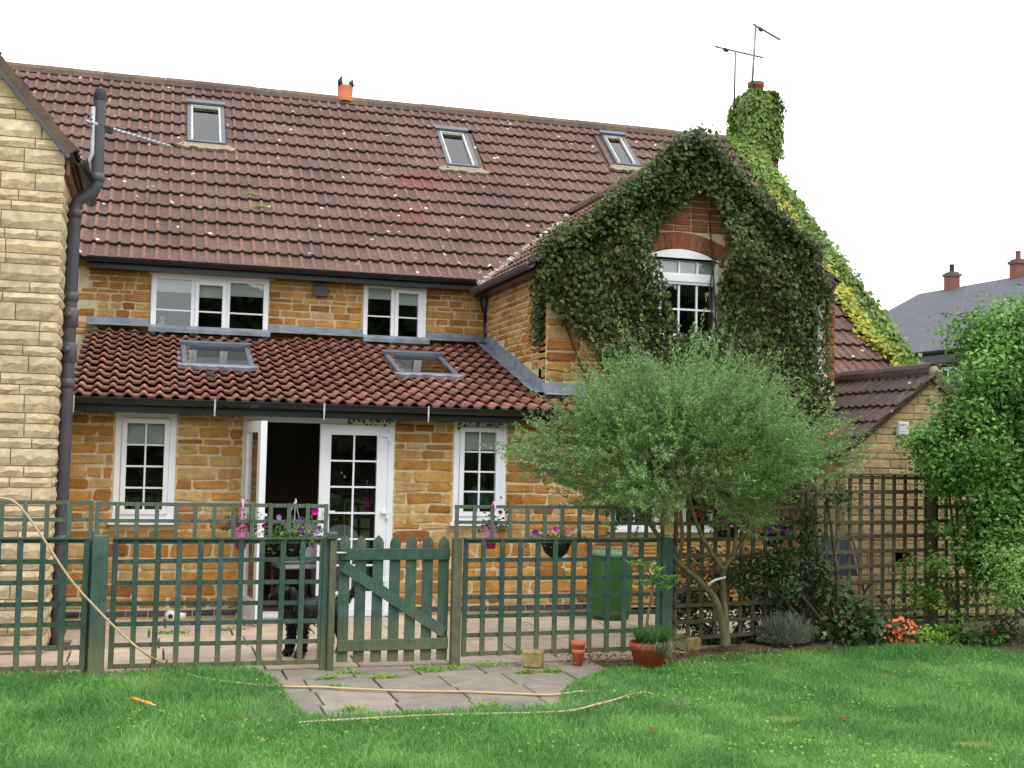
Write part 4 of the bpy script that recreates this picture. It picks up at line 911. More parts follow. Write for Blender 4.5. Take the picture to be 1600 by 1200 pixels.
# ================================================================== trellis fence, gate, posts
FY = -3.1
def lath(t, mat, p0, p1, w, d, nrm, name='lath'):
    """a slat from p0 to p1, width w in the fence plane, thickness d along nrm"""
    p0, p1, nrm = [np.array(k, float) for k in (p0, p1, nrm)]; dv = unit(p1-p0); sd = unit(np.cross(dv, nrm)); L = np.linalg.norm(p1-p0)
    j = random.uniform(-.002, .002)
    dv = unit(dv+sd*random.gauss(0, .004)+nrm*random.gauss(0, .003)); sd = unit(np.cross(dv, nrm))
    return MB().obox(p0+sd*j, dv, sd, nrm, 0, L, -w/2, w/2, -d/2, d/2).build(name, mat, t)
def trellis(label, A, B, z0, z1, mat, pitch=.15, zs=None, group=None, w=.033, cap=True, wv=.041, xs=None, rails_front=False):
    A = np.array([A[0], A[1], 0.0]); B = np.array([B[0], B[1], 0.0]); L = np.linalg.norm(B-A); d = (B-A)/L; n = np.cross(d, [0, 0, 1.])   # n towards the lawn
    t = thing('trellis_panel', label, 'trellis', (A+B)/2+np.array([0, 0, z0]), group); wv = wv or w
    k = max(1, round((L-w)/pitch)); xs = xs or [w/2+(L-w)*i/k for i in range(k+1)]
    zs = zs or [z0+w/2+(z1-z0-w)*i/max(1, round((z1-z0-w)/pitch)) for i in range(max(1, round((z1-z0-w)/pitch))+1)]
    sf = -1 if rails_front else 1
    for x in xs: lath(t, mat, A+d*x+n*.009*sf+[0, 0, z0], A+d*x+n*.009*sf+[0, 0, z1], wv, .016, n)
    for z in zs: lath(t, mat, A+n*(-.009)*sf+[0, 0, z], A+d*L+n*(-.009)*sf+[0, 0, z], w, .016, n, 'rail')
    if cap: MB().obox(A+np.array([0, 0, z1]), d, n, (0, 0, 1), 0, L, -.028, .03, .0005, .014).build('cap', mat, t)
    return t
ZL, ZU = 1.03, 1.31
trellis('green trellis panel in front of the buff stone house', (-2.75, FY), (-1.335, FY), .06, ZL, 'green_wood')
trellis('low green trellis strip topping the panel before the stone house', (-2.75, FY+.03), (-1.315, FY+.03), ZL+.016, ZU, 'green_wood', zs=[1.17, 1.297], cap=False, w=.028, wv=.032)
trellis('green trellis panel between the wide green post and the gate', (-1.165, FY), (.435, FY), .06, ZL, 'green_wood')
trellis('low green trellis strip with pink pail and petunias, beside the gate', (-1.30, FY+.03), (.455, FY+.03), ZL+.016, ZU, 'green_wood', zs=[1.17, 1.297], cap=False, w=.028, wv=.032)
trellis('green trellis panel between the gate and the feathery tree', (1.575, FY), (3.315, FY), .08, ZL, 'green_wood')
trellis('low green trellis strip with the black hanging bowl, below the feathery tree', (1.50, FY+.03), (3.36, FY+.03), ZL+.016, ZU, 'green_wood', zs=[1.17, 1.297], cap=False, w=.028, wv=.032)
def post(label, x, y, wx, wy, h, mat, name='fence_post', group=None, z0=-.05):
    b = MB(); b.bbox(x-wx/2, x+wx/2, y-wy/2, y+wy/2, z0, h, .006); o = b.build(name, mat); tag(o, label, 'post', group); return o
post('wide dark green post between two trellis panels', -1.25, FY-.045, .115, .07, 1.065, 'green_wood'); post('thin green post behind the wide green one', -1.325, FY+.03, .045, .04, 1.05, 'green_wood')
post('green post at the hinge side of the gate', .447, FY, .05, .07, 1.06, 'green_wood'); gp = post('weathered bare-wood gate post with a small top block', .497, FY-.03, .05, .08, 1.03, 'grey_green_wood', 'gate_post')
MB().bbox(.45, .53, FY-.08, FY+.0, 1.032, 1.09, .008).build('post_cap', 'green_wood', gp)
post('weathered bare-wood gate post on the latch side', 1.512, FY-.03, .075, .08, 1.05, 'grey_green_wood', 'gate_post')
post('square green post at the foot of the feathery tree', 3.375, FY, .10, .08, 1.05, 'green_wood')
gate = thing('garden_gate', 'green picket gate with rounded tops and diagonal brace', 'gate', (1.0, FY, .05))
gx = [atY(u, 950, FY)[0] for u in (537, 562.5, 589.5, 616, 641.5, 667.5, 692.5)]
for k, x in enumerate(gx):
    w_ = .043; zt = 1.0+random.uniform(-.004, .004); z0 = .055+random.uniform(-.006, .006); P = [(x-w_, z0), (x+w_, z0), (x+w_, zt), (x+w_*.72, zt+.034), (x, zt+.062), (x-w_*.72, zt+.034), (x-w_, zt)]
    MB().prism([(a, FY+.012, c) for a, c in P], (0, .018, 0)).build('picket', 'green_wood', gate)
gl, gr_ = gx[0]-.045, gx[-1]+.045
MB().bbox(gl, gr_, FY-.012, FY+.011, .865, .958, .004).build('rail', 'green_wood', gate); MB().bbox(gl, gr_, FY-.012, FY+.011, .145, .235, .004).build('rail', 'green_wood', gate)
A, B = np.array([gl+.01, FY-.002, .835]), np.array([gr_-.01, FY-.002, .265]); dv = unit(B-A); sdv = np.cross(dv, [0, 1., 0])
MB().obox(A, dv, sdv, (0, 1, 0), .03, np.linalg.norm(B-A)-.03, -.045, .045, -.009, .010).build('brace', 'green_wood', gate)
b = MB(); b.tube([(gl-.05, FY-.06, .93), (gl+.05, FY-.022, .925)], .008, 6); b.build('latch', 'steel', gate)
# brown trellis along the flower bed
RA_, RB_ = np.array([3.56, -2.74]), np.array([8.3, -2.74+4.74*.2]); dr = unit(RB_-RA_)
Lp = 1.62
for k, lab in enumerate(('bare brown trellis panel behind the feathery tree', 'bare brown trellis panel in front of the annex wall', 'bare brown trellis panel swallowed by the tall shrub')):
    A_, B_ = RA_+dr*(k*Lp+.06), RA_+dr*((k+1)*Lp-.06); trellis(lab, A_, B_, .10, 1.60, 'brown_wood', rails_front=True, w=.034, wv=.036)
for k, lab in enumerate(('rough brown post beside the green corner post', 'rough brown post above the lavender', 'rough brown post beside the tall shrub')):
    c = RA_+dr*(k*Lp); b = MB(); b.bbox(c[0]-.04, c[0]+.04, c[1]-.02, c[1]+.06, -.05, 1.02 if k == 0 else 1.66, .008); tag(b.build('fence_post', 'brown_wood'), lab, 'post')

# ================================================================== hose
hp = [atY(u, v, -3.28) for u, v in ((-30, 776), (0, 778), (22, 784), (42, 805), (70, 845), (110, 905), (150, 950), (190, 990), (228, 1022))]
hp += [np.array([*atZ(u, v, .03)[:2], z]) for u, v, z in ((262, 1044, .05), (310, 1058, .03), (380, 1066, .02), (440, 1070, .018), (500, 1071, .018), (560, 1074, .018), (640, 1077, .018), (720, 1078, .018), (800, 1081, .018), (862, 1083, .018), (910, 1078, .02), (950, 1073, -.012), (1030, 1071, -.02), (1085, 1077, -.012), (1098, 1083, -.02), (1060, 1085, -.02), (1005, 1078, .012), (960, 1092, .022), (928, 1103, .035), (890, 1109, .022), (820, 1112, .02), (700, 1115, .022), (580, 1120, .02), (500, 1125, .022), (465, 1127, .02))]
def smooth_line(P, n=5):
    out = []; P = [np.array(p) for p in P]
    for i in range(len(P)-1):
        p0, p1, p2, p3 = P[max(i-1, 0)], P[i], P[i+1], P[min(i+2, len(P)-1)]
        for k in range(n):
            t = k/n; out.append(.5*((2*p1)+(-p0+p2)*t+(2*p0-5*p1+4*p2-p3)*t*t+(-p0+3*p1-3*p2+p3)*t**3))
    out.append(P[-1]); return out
tag(MB().tube(smooth_line(hp), .0085, 7).build('garden_hose', 'hose'), 'long beige garden hose hanging past the trellis and snaking over the path', 'hose')

# ================================================================== pots, blocks and small things
def flower_disc(b, c, n, r, lobes=5):
    """a shallow trumpet of lobed petals"""
    n = unit(np.array(n, float)); a = unit(np.cross(n, [.3, .2, .9])); e = np.cross(n, a); c = np.array(c, float); V = [c-n*r*.35]; m_ = lobes*2
    for k in range(m_):
        t = 2*pi*k/m_; rr_ = r*(1 if k % 2 == 0 else .8); V.append(c+rr_*(cos(t)*a+sin(t)*e)+n*r*(.05 if k % 2 else .0))
    b.add(V, [(0, 1+k, 1+(k+1) % m_) for k in range(m_)])
def pot(name, label, c, r, h, mat, rim=True, group=None):
    pr = [(r*.05, .001), (r*.72, 0), (r*.95, h*.74), (r*1.0, h*.75), (r*1.03, h), (r*.9, h), (r*.86, h*.7), (r*.01, h*.68)]
    o = MB().lathe(c, pr, 24).build(name, mat); tag(o, label, 'pot', group); return o
c = atZ(903, 1040); pot('flower_pot', 'small terracotta pot standing by the trellis, under a stacked one', (c[0], c[1], 0.006), .055, .13, 'terracotta')
pot('flower_pot', 'small terracotta pot stacked on top of another one', (c[0], c[1], 0.075), .061, .125, 'terracotta')
c = atZ(1016, 1046, .0); PC = np.array([c[0], c[1]+.04, 0.004])
pot('large_pot', 'large red terracotta pot with grass tuft and potted standard shrub', PC, .155, .215, 'terracotta_red')
def blades(n, c, r, h, lean=.5, w=.006, seed=1):
    """grass-like strap leaves rising from a disc"""
    g = np.random.default_rng(seed); a = g.uniform(0, 2*pi, n); rad = r*np.sqrt(g.random(n)); B = np.array(c)+np.stack([rad*np.cos(a), rad*np.sin(a), np.zeros(n)], 1)
    a2 = a+g.normal(0, .7, n); H = h*g.uniform(.6, 1.1, n); ln = lean*g.uniform(.3, 1.3, n)*H; D = np.stack([np.cos(a2), np.sin(a2), np.zeros(n)], 1); S_ = np.stack([-np.sin(a2), np.cos(a2), np.zeros(n)], 1)*w*.5
    M1 = B+D*(ln*.25)[:, None]+np.array([0, 0, 1.])*(H*.6)[:, None]; M2 = B+D*(ln*.7)[:, None]+np.array([0, 0, 1.])*(H*.92)[:, None]; T = B+D*(ln*1.15)[:, None]+np.array([0, 0, 1.])*(H*np.clip(1.0-.55*lean*g.random(n), .2, 1))[:, None]
    V = np.stack([B-S_, B+S_, M1-S_, M1+S_, M2-S_*.7, M2+S_*.7, T], 1).reshape(-1, 3); i = np.arange(n)[:, None]*7
    Fc = np.concatenate([i+np.array([q]) for q in ([0, 1, 3], [0, 3, 2], [2, 3, 5], [2, 5, 4], [4, 5, 6])], 1).reshape(-1, 3); return V, Fc, np.repeat(g.random(n), 7)
t = thing('grass_tuft', 'fine green grass tuft spilling over the large red pot', 'plant', PC+np.array([0, 0, .16]))
mesh_obj('blades', fast_mesh('blades', *blades(900, PC+np.array([.02, -.02, .15]), .11, .19, .8, .005, 3)), 'tuft', t, 'stuff')
mesh_obj('drooping_blades', fast_mesh('drooping_blades', *blades(160, PC+np.array([.05, -.10, .15]), .06, .12, 2.2, .005, 4)), 'grey_leaf', t, 'stuff')
t = thing('standard_shrub', 'glossy-leaved standard shrub on a thin stem growing from the red pot', 'plant', PC+np.array([0, 0, .15]))
st = [PC+np.array([-.02, .0, .14]), PC+np.array([-.01, .01, .4]), atY(1018, 935, PC[1]), atY(1020, 905, PC[1])]
MB().tube(smooth_line(st, 3), .011, 7).build('stem', 'bark', t)
g = np.random.default_rng(5); Pp, Nn, Dd = [], [], []
for (u, v, n) in ((1000, 890, 6), (1010, 884, 8), (1020, 905, 9), (1030, 915, 9), (1045, 905, 10), (1052, 912, 8), (1008, 912, 7), (990, 882, 5), (1040, 922, 8), (1025, 893, 6)):
    ctr = atY(u, v, PC[1]+g.uniform(-.1, .1))
    for k in range(n):
        a = 2*pi*k/n+g.uniform(-.3, .3); dd = np.array([cos(a), sin(a), g.uniform(.1, .6)]); Pp.append(ctr+dd*.05); Dd.append(dd); Nn.append(np.array([-dd[0]*.5, -dd[1]*.5, 1])+g.normal(0, .25, 3))
    MB().tube([st[-1], ctr-np.array([0, 0, .01])], .005, 5).build('twig', 'bark', t)
foliage('foliage', 'glossy_leaf', t, Pp, Nn, g.uniform(.075, .11, len(Pp)), .42, .12, unit(np.array(Dd)))
def stone(name, label, u0, u1, v0, v1, depth, mat, rot):
    c = atZ((u0+u1)/2, v1-4); s = (u1-u0)/F_PX*np.linalg.norm(c-CAM); h = (v1-v0)/F_PX*np.linalg.norm(c-CAM)*.80
    b = MB(); b.bbox(-s*.42, s*.42, -depth/2, depth/2, 0, h, .012); rr = random.Random(int(u0)); R2 = Matrix.Rotation(rot, 3, 'Z')
    b.v = [tuple(R2 @ Vector((x+rr.uniform(-.006, .006), y+rr.uniform(-.006, .006), z+rr.uniform(-.004, .004)))+Vector((c[0], c[1]+depth*.3, .005))) for x, y, z in b.v]
    return tag(b.build(name, mat), label, 'stone')
stone('stone_block', 'square mossy stone block on the path by the trellis', 818, 853, 1016, 1049, .14, 'stone_block', -.5)
stone('stone_block', 'long yellowish stone block on the soil beside the large red pot', 1062, 1092, 996, 1022, .24, 'stone_block', .35)
for k, (u, v) in enumerate(((1150, 1005), (1174, 1003))):
    stone('edging_stone', ['buff edging stone lying just behind the tree trunk', 'buff edging stone lying between tree trunk and lavender'][k], u-9, u+10, v-6, v+4, .12, 'stone_block', .1)
# hand tool in the grass
A, B = atZ(207, 1091, .06), atZ(236, 1100, .05); dv = unit(B-A); t = thing('hand_tool', 'orange-handled hand tool lying in the long grass', 'tool', (A+B)/2); L = np.linalg.norm(B-A)
MB().tube([A, A+dv*L*.48], .013, 8).build('handle', 'orange_plastic', t); MB().tube([A+dv*L*.48, A+dv*L*.66], .009, 8).build('collar', 'steel', t); MB().tube([A+dv*L*.66, B], .013, 8).build('grip', 'orange_plastic', t); MB().tube([B, B+dv*.05], [.008, .003], 6).build('tip', 'steel', t)
# white ball-like toy with a dark spot by the house wall
c = atZ(266, 973, .0); t = thing('toy_ball', 'white ball with a black spot lying against the house plinth', 'ball', c)
sph = lambda r: [(r*sin(pi*k/10)+1e-4, r-r*cos(pi*k/10)) for k in range(11)]
MB().lathe((c[0], c[1]-.03, .004), sph(.062), 16).build('body', 'ball_white', t); d = unit(CAM-np.array([c[0], c[1], .07])); MB().lathe(np.array([c[0], c[1]-.03, .066])+d*.052, [(.026, 0), (.022, .009), (.001, .0125)], 12, axis=d).build('spot', 'cowl', t)
c2 = c+np.array([.10, .02, 0]); tag(MB().lathe((c2[0], c2[1], .004), [(.0001, 0), (.03, .004), (.045, .05), (.05, .085), (.042, .085), (.036, .03), (.0001, .02)], 14).build('bowl', 'ball_white'), 'small white bowl beside the black-spotted ball', 'bowl')
# pink pails hung on the trellis
def pail(label, u, mats):
    c = atY(u, 840, FY+.12); t = thing('hanging_pail', label, 'pail', (c[0], FY+.11, .92), 'pink pails on the trellis')
    zt = 1.135; MB().lathe((c[0], FY+.11, zt-.19), [(.001, 0), (.038, 0), (.046, .04), (.058, .19), (.062, .195), (.054, .195), (.042, .04), (.001, .03)], 20).build('bucket', 'pink_metal', t)
    MB().lathe((c[0], FY+.11, zt-.19), [(.0385, .001), (.0465, .041), (.048, .052), (.046, .053)], 20).build('base_band', 'deep_pink', t)
    MB().tube(smooth_line([(c[0], FY+.055, zt-.02), (c[0], FY+.05, zt+.1), (c[0], FY+.05, 1.30), (c[0], FY+.03, 1.335), (c[0], FY-.01, 1.31), (c[0], FY-.012, 1.27)], 4), .009, 6).build('hook', 'pink_metal', t)
    p = thing('pail_plant', label.replace('pink metal pail', 'flowers growing in pink pail'), 'plant', (c[0], FY+.11, zt-.02)); g = np.random.default_rng(int(u)); n = 240
    X = np.stack([g.normal(0, .075, n), g.normal(0, .05, n), np.abs(g.normal(0, .075, n))-.04], 1)+np.array([c[0]+.01, FY+.11, zt-.01]); foliage('foliage', 'dark_leaf', p, X, g.normal(0, 1, (n, 3))+[0, -.6, .8], g.uniform(.02, .04, n))
    for k, mname in enumerate(mats):
        b = MB(); q = np.array([c[0]+g.normal(0, .07), FY+.06, zt+g.uniform(-.03, .13)]); flower_disc(b, q, (g.normal(0, .4), -1, .3), .022); b.build('flower', mname, p)
pail('pink metal pail hooked on the trellis left of the open door leaf', 376, ['petal_red', 'petal_red', 'petal_pink', 'petal_red', 'petal_white'])
pail('pink metal pail hooked on the trellis right of the gate', 766, ['petal_red', 'petal_pink', 'petal_white', 'petal_white', 'petal_red'])
# dark half bowls of petunias
def bowl(label, u, v, flowers, n, spread, tall=.13):
    c = atY(u, v, FY+.14); zt = c[2]; t = thing('hanging_bowl', label, 'planter', (c[0], FY+.13, zt-.12), 'black hanging bowls')
    MB().lathe((c[0], FY+.13, zt-.125), [(.001, 0), (.05, .008), (.095, .045), (.118, .10), (.122, .125), (.11, .125), (.10, .09), (.001, .08)], 20).build('bowl', 'basket', t)
    for k in range(3):
        a = 2*pi*k/3+.5; MB().tube([(c[0]+.115*cos(a), FY+.13+.115*sin(a), zt), (c[0], FY+.10, 1.33)], .003, 5).build('chain', 'steel', t)
    MB().tube([(c[0], FY+.10, 1.325), (c[0], FY+.05, 1.345), (c[0], FY-.01, 1.318)], .004, 6).build('hook', 'steel', t)
    p = thing('petunia', label.replace('black half-round hanging bowl', 'petunia plant filling the black hanging bowl'), 'plant', (c[0], FY+.13, zt)); g = np.random.default_rng(int(u))
    X = np.stack([g.normal(0, spread, n), g.normal(0, .06, n), g.normal(tall*.35, tall*.4, n)], 1)+np.array([c[0], FY+.13, zt]); foliage('foliage', 'shrub', p, X, g.normal(0, 1, (n, 3))+[0, -.6, .8], g.uniform(.025, .045, n), .55)
    for (fu_, fv, mname, r) in flowers:
        q = atY(fu_, fv, FY+.05+g.uniform(-.01, .02)); b = MB(); flower_disc(b, q, (g.normal(0, .35), -1, g.uniform(0, .6)), r); b.build('flower', mname, p)
bowl('black half-round hanging bowl behind the trellis near the gate', 458, 847, [(492, 799, 'petal_magenta', .036), (472, 812, 'petal_purple', .032), (436, 808, 'petal_lilac', .024), (419, 812, 'petal_pink', .024), (412, 822, 'petal_magenta', .02), (471, 829, 'petal_purple', .026), (480, 823, 'petal_lilac', .022), (493, 834, 'petal_lilac', .024), (499, 825, 'petal_purple', .02), (488, 855, 'petal_pink', .018)], 750, .12)
bowl('black half-round hanging bowl behind the trellis left of the feathery tree', 868, 849, [(837, 832, 'petal_purple', .034), (850, 829, 'petal_pink', .022), (868, 827, 'petal_magenta', .026), (876, 826, 'petal_lilac', .024), (891, 831, 'petal_pink', .03), (860, 832, 'petal_pink', .02), (901, 826, 'petal_white', .02)], 380, .12, .08)
# planters behind the brown trellis
def planter(label, u, v, Y, flowers):
    c = atY(u, v, Y); t = thing('wall_planter', label, 'planter', (c[0], Y, c[2]-.12)); MB().lathe((c[0], Y, c[2]-.14), [(.001, 0), (.08, .01), (.13, .13), (.12, .13), (.001, .09)], 16).build('bowl', 'basket', t)
    MB().tube([(c[0], Y+.12, c[2]), (c[0], Y+.14, c[2]+.3)], .006, 6).build('bracket', 'cowl', t)
    g = np.random.default_rng(int(u)); n = 300; p = thing('petunia', label.replace('small dark planter', 'flowering plant in the small dark planter'), 'plant', (c[0], Y, c[2])); foliage('foliage', 'dark_leaf', p, np.stack([g.normal(0, .11, n), g.normal(0, .07, n), g.normal(.03, .06, n)], 1)+np.array([c[0], Y, c[2]]), g.normal(0, 1, (n, 3))+[0, -.5, .8], g.uniform(.03, .05, n))
    for (fu_, fv, mname, r) in flowers: b = MB(); flower_disc(b, atY(fu_, fv, Y-.16), (0, -1, .3), r); b.build('flower', mname, p)
planter('small dark planter of purple blooms right of the tree trunk', 1207, 832, -2.1, [(1198, 797, 'petal_purple', .05), (1205, 825, 'petal_purple', .045), (1218, 822, 'petal_purple', .045), (1226, 826, 'petal_purple', .035), (1257, 804, 'petal_lilac', .035), (1198, 828, 'petal_pink', .03)])
planter('small dark planter of pink blooms below the lower wing window', 1135, 822, -2.0, [(1112, 817, 'petal_magenta', .03), (1130, 816, 'petal_pink', .035), (1142, 816, 'petal_pink', .03), (1154, 815, 'petal_pink', .035), (1090, 803, 'petal_red', .04)])
# green water butt
c = atZ(957, 968); x, y = c[0], c[1]+.06; t = thing('water_butt', 'bright green ribbed water butt at the end of the lean-to wall', 'water butt', (x, y, 0))
prf = [(.001, 0), (.19, 0)]+[(.205+.012*(k % 2)+.02*sin(pi*k/12), .05+.62*k/12) for k in range(13)]
MB().lathe((x, y, .003), prf, 24).build('barrel', 'bin_green', t); MB().lathe((x, y, .676), [(.232, 0), (.236, .03), (.20, .05), (.001, .065)], 24).build('lid', 'bin_lid', t)
# folded chair behind the brown trellis
c = atZ(1322, 985, 0); cx, cy = c[0]+.25, c[1]+.5; t = thing('garden_chair', 'blue canvas garden chair standing between trellis and annex', 'chair', (cx, cy, 0))
for sx in (-.22, .22):
    MB().tube(smooth_line([(cx+sx, cy-.22, 0), (cx+sx, cy-.05, .45), (cx+sx*.95, cy+.12, .88), (cx+sx*.6, cy+.14, .93)], 4), .012, 7).build('frame', 'grey_plastic', t); MB().tube([(cx+sx, cy+.2, 0), (cx+sx, cy-.2, .44)], .012, 7).build('leg', 'grey_plastic', t)
b = MB(); b.prism([(cx-.21, cy-.2, .43), (cx+.21, cy-.2, .43), (cx+.21, cy+.02, .40), (cx-.21, cy+.02, .40)], (0, 0, .012)); b.build('seat', 'blue_canvas', t)
b = MB(); b.prism([(cx-.2, cy+.0, .5), (cx+.2, cy+.0, .5), (cx+.18, cy+.12, .88), (cx-.18, cy+.12, .88)], (0, .012, 0)); b.build('backrest', 'blue_canvas', t)
# things indoors
def armchair(label, x, y, rot, mat, w=.46, rounded=False):
    t = thing('armchair' if rounded else 'dining_chair', label, 'chair', (x, y, .04)); R2 = Matrix.Rotation(rot, 3, 'Z'); P = lambda v: tuple(R2 @ Vector(v)+Vector((x, y, .04)))
    def put(b, n, mm): b.v = [P(v) for v in b.v]; b.build(n, mm, t)
    if rounded:
        b = MB(); prof = [(-w/2, 0), (w/2, 0)]+[(w/2*cos(a), .55+.32*sin(a)) for a in np.linspace(0, pi, 11)]; b.prism([(a, .24, c_) for a, c_ in prof], (0, .12, 0)); put(b, 'back', mat)
        put(MB().bbox(-w/2, w/2, -.26, .235, .16, .42, .03), 'seat', mat)
        for s in (-1, 1): put(MB().bbox(s*w/2-.06, s*w/2+.06, -.26, .23, .05, .58, .03), 'arm', mat)
    else:
        for sx in (-1, 1):
            put(MB().tube([(sx*(w/2-.02), -.2, 0), (sx*(w/2-.02), -.2, .44)], .02, 6), 'leg', 'chair_wood'); put(MB().tube([(sx*(w/2-.02), .22, 0), (sx*(w/2-.02), .2, .5), (sx*(w/2-.02), .28, .92)], .02, 6), 'back_leg', 'chair_wood')
        put(MB().bbox(-w/2, w/2, -.22, .22, .43, .49, .015), 'seat', mat); put(MB().bbox(-w/2+.02, w/2-.02, .2, .25, .5, .90, .015), 'backrest', mat)
c = atY(462, 905, .3); armchair('grey upholstered wooden chair just inside the open door', c[0], .42, pi+.15, 'fabric_grey', .42)
c = atY(533, 830, 1.0); armchair('round-backed grey armchair behind the closed door leaf', c[0], 1.1, pi-.1, 'fabric_grey', .5, True)
c = atY(752, 765, .3); t = thing('table_globe', 'blue-green globe on the sill of the lean-to window', 'globe', (c[0], .4, .96)); MB().lathe((c[0], .4, 1.10), sph(.135), 20).build('ball', 'globe_blue', t); MB().lathe((c[0], .4, .955), [(.001, 0), (.08, 0), (.08, .015), (.015, .03), (.015, .16)], 14).build('stand', 'chair_wood', t)
MB().box(LX0+LH[2][0]-.05, LX0+LH[2][1]+.05, .255, .56, .925, .953).build('inner_sill', 'old_white', lean)
c = U((253, 522)); t = thing('window_figure', 'pale standing figurine behind the wide upper window', 'figurine', (c[0], 3.2, w1[2])); z = w1[2]+.0
MB().box(w1[0]+.02, w1[1]-.02, 3.12, 3.34, z-.03, z-.001).build('inner_sill', 'old_white', cot)
MB().lathe((c[0], 3.2, z), [(.001, 0), (.06, .0), (.05, .1), (.03, .25), (.02, .29)], 12).build('robe', 'figure_white', t); MB().lathe((c[0], 3.2, z+.285), sph(.033), 12).build('head', 'figure_white', t)
for s in (-1, 1): MB().tube([(c[0]+s*.03, 3.19, z+.26), (c[0]+s*.075, 3.18, z+.18)], .014, 6).build('arm', 'figure_white', t)

# ================================================================== dog
def skin_body(name, chains, parent, mat, sub=2):
    """chains: lists of (x, y, z, radius); a chain's first point may repeat an earlier one to join it"""
    vs_, es, rs, key = [], [], [], {}
    def vid(p):
        k = tuple(round(x, 4) for x in p[:3])
        if k not in key: key[k] = len(vs_); vs_.append(p[:3]); rs.append(p[3])
        return key[k]
    for ch_ in chains:
        ids = [vid(p) for p in ch_]; es += list(zip(ids[:-1], ids[1:]))
    me = bpy.data.meshes.new(name); me.from_pydata(vs_, es, []); o = bpy.data.objects.new(name, me); COL.objects.link(o)
    md = o.modifiers.new('skin', 'SKIN'); md.use_smooth_shade = True
    for i, sv in enumerate(me.skin_vertices[0].data): sv.radius = (rs[i], rs[i]); sv.use_root = (i == 0)
    sb_ = o.modifiers.new('sub', 'SUBSURF'); sb_.levels = sub; sb_.render_levels = sub
    dg = bpy.context.evaluated_depsgraph_get(); me2 = bpy.data.meshes.new_from_object(o.evaluated_get(dg)); bpy.data.objects.remove(o)
    return mesh_obj(name, me2, mat, parent)
dp = atZ(466, 1030, 0); DX, DY = dp[0]-.09, dp[1]+.02
dog = thing('dog', 'black curly-coated dog standing behind the trellis beside the gate', 'dog', (DX+.2, DY, 0))
ang = radians(32)
def D(a, s, z, r):      # a: back along the body, s: to the dog's left
    return (DX+.03+a*cos(ang)-s*sin(ang), DY+.03+a*sin(ang)+s*cos(ang), z, r)
pel = D(.46, 0, .40, .105)
chains = [[pel, D(.34, 0, .385, .112), D(.2, 0, .37, .125), D(.08, 0, .38, .125), D(-.01, 0, .44, .09), D(-.05, 0, .50, .072), D(-.075, 0, .555, .078), D(-.14, 0, .54, .055), D(-.20, 0, .52, .036)],
          [pel, D(.56, 0, .43, .035), D(.64, 0, .47, .022), D(.70, 0, .54, .014)]]
for s in (-1, 1):
    chains.append([D(.08, 0, .38, .125), D(.05, s*.075, .31, .05), D(.075, s*.08, .20, .034), D(.055, s*.08, .10, .027), D(.045, s*.08, .035, .028), D(.005, s*.08, .022, .026)])
    chains.append([pel, D(.45, s*.08, .31, .065), D(.40, s*.085, .235, .045), D(.50, s*.085, .14, .027), D(.49, s*.085, .045, .026), D(.445, s*.085, .022, .026)])
skin_body('body', chains, dog, 'fur', 2)
for s in (-1, 1):
    e = [D(-.065, s*.065, .585, .03), D(-.06, s*.10, .55, .034), D(-.065, s*.105, .49, .03), D(-.07, s*.10, .455, .016)]
    MB().tube([p[:3] for p in e], [p[3] for p in e], 8).build('ear', 'fur', dog)
    q = D(-.128, s*.032, .572, 0); MB().lathe(np.array(q[:3])-[0, 0, .008], sph(.009), 8).build('eye', 'eye', dog)
q = D(-.228, 0, .527, 0); MB().lathe(np.array(q[:3])-[0, 0, .013], sph(.016), 10).build('nose', 'eye', dog)
# curly coat: short locks on the body
body = [o for o in dog.children if o.name.startswith('body')][0]; me = body.data; cnt = len(me.polygons)
ctr = np.empty(cnt*3); me.polygons.foreach_get('center', ctr); ctr = ctr.reshape(-1, 3); nr = np.empty(cnt*3); me.polygons.foreach_get('normal', nr); nr = nr.reshape(-1, 3)
ii = rng.integers(0, cnt, 5200); fur_n = rng.normal(0, .5, (5200, 3))+nr[ii]; dirs = unit(nr[ii]*.5+np.array([.1, 0, -.9])+rng.normal(0, .35, (5200, 3)))
leafmat('fur_locks', [S(16, 15, 16), S(26, 25, 27), S(36, 35, 38)], 0, .55, .4, .2, 8)
foliage('coat', 'fur_locks', dog, ctr[ii]+nr[ii]*.006+rng.normal(0, .006, (5200, 3)), np.cross(dirs, rng.normal(0, 1, (5200, 3))), rng.uniform(.02, .042, 5200), .35, .1, dirs)

# ================================================================== climbing plants
# ivy over the wing
IY = .3
def pxpoly(pts, Y=IY): return [(lambda q: (q[0], q[2]))(atY(u, v, Y)) for u, v in pts]
ivp = pxpoly([(1062, 212), (1082, 204), (1110, 215), (1134, 248), (1140, 292), (1192, 342), (1242, 384), (1276, 424), (1290, 462), (1288, 520), (1282, 560), (1284, 620), (1275, 760), (1180, 800), (960, 760), (930, 650), (934, 590), (920, 552), (905, 528), (872, 508), (856, 486), (838, 452), (822, 420), (838, 394), (880, 378), (925, 345), (962, 312), (1002, 270), (1036, 236)])
hol1 = pxpoly([(1006, 402), (1012, 374), (1052, 330), (1080, 304), (1098, 306), (1112, 340), (1118, 395), (1116, 500), (1110, 522), (1046, 524), (1034, 486), (1024, 440)])
hol2 = pxpoly([(1250, 475), (1282, 470), (1284, 590), (1262, 640)])
ivy = thing('wall_ivy', 'dark green ivy smothering the gabled wing around its window', 'climbing plant', (6.0, .25, 0))
g = np.random.default_rng(12); n = 70000
X = g.uniform(3.0, 7.2, n); Z = g.uniform(.5, 5.75, n); k = in_poly(X, Z, ivp) & ~in_poly(X, Z, hol1)
k &= ~(in_poly(X, Z, hol2) & (g.random(n) < .55)); X, Z = X[k], Z[k]
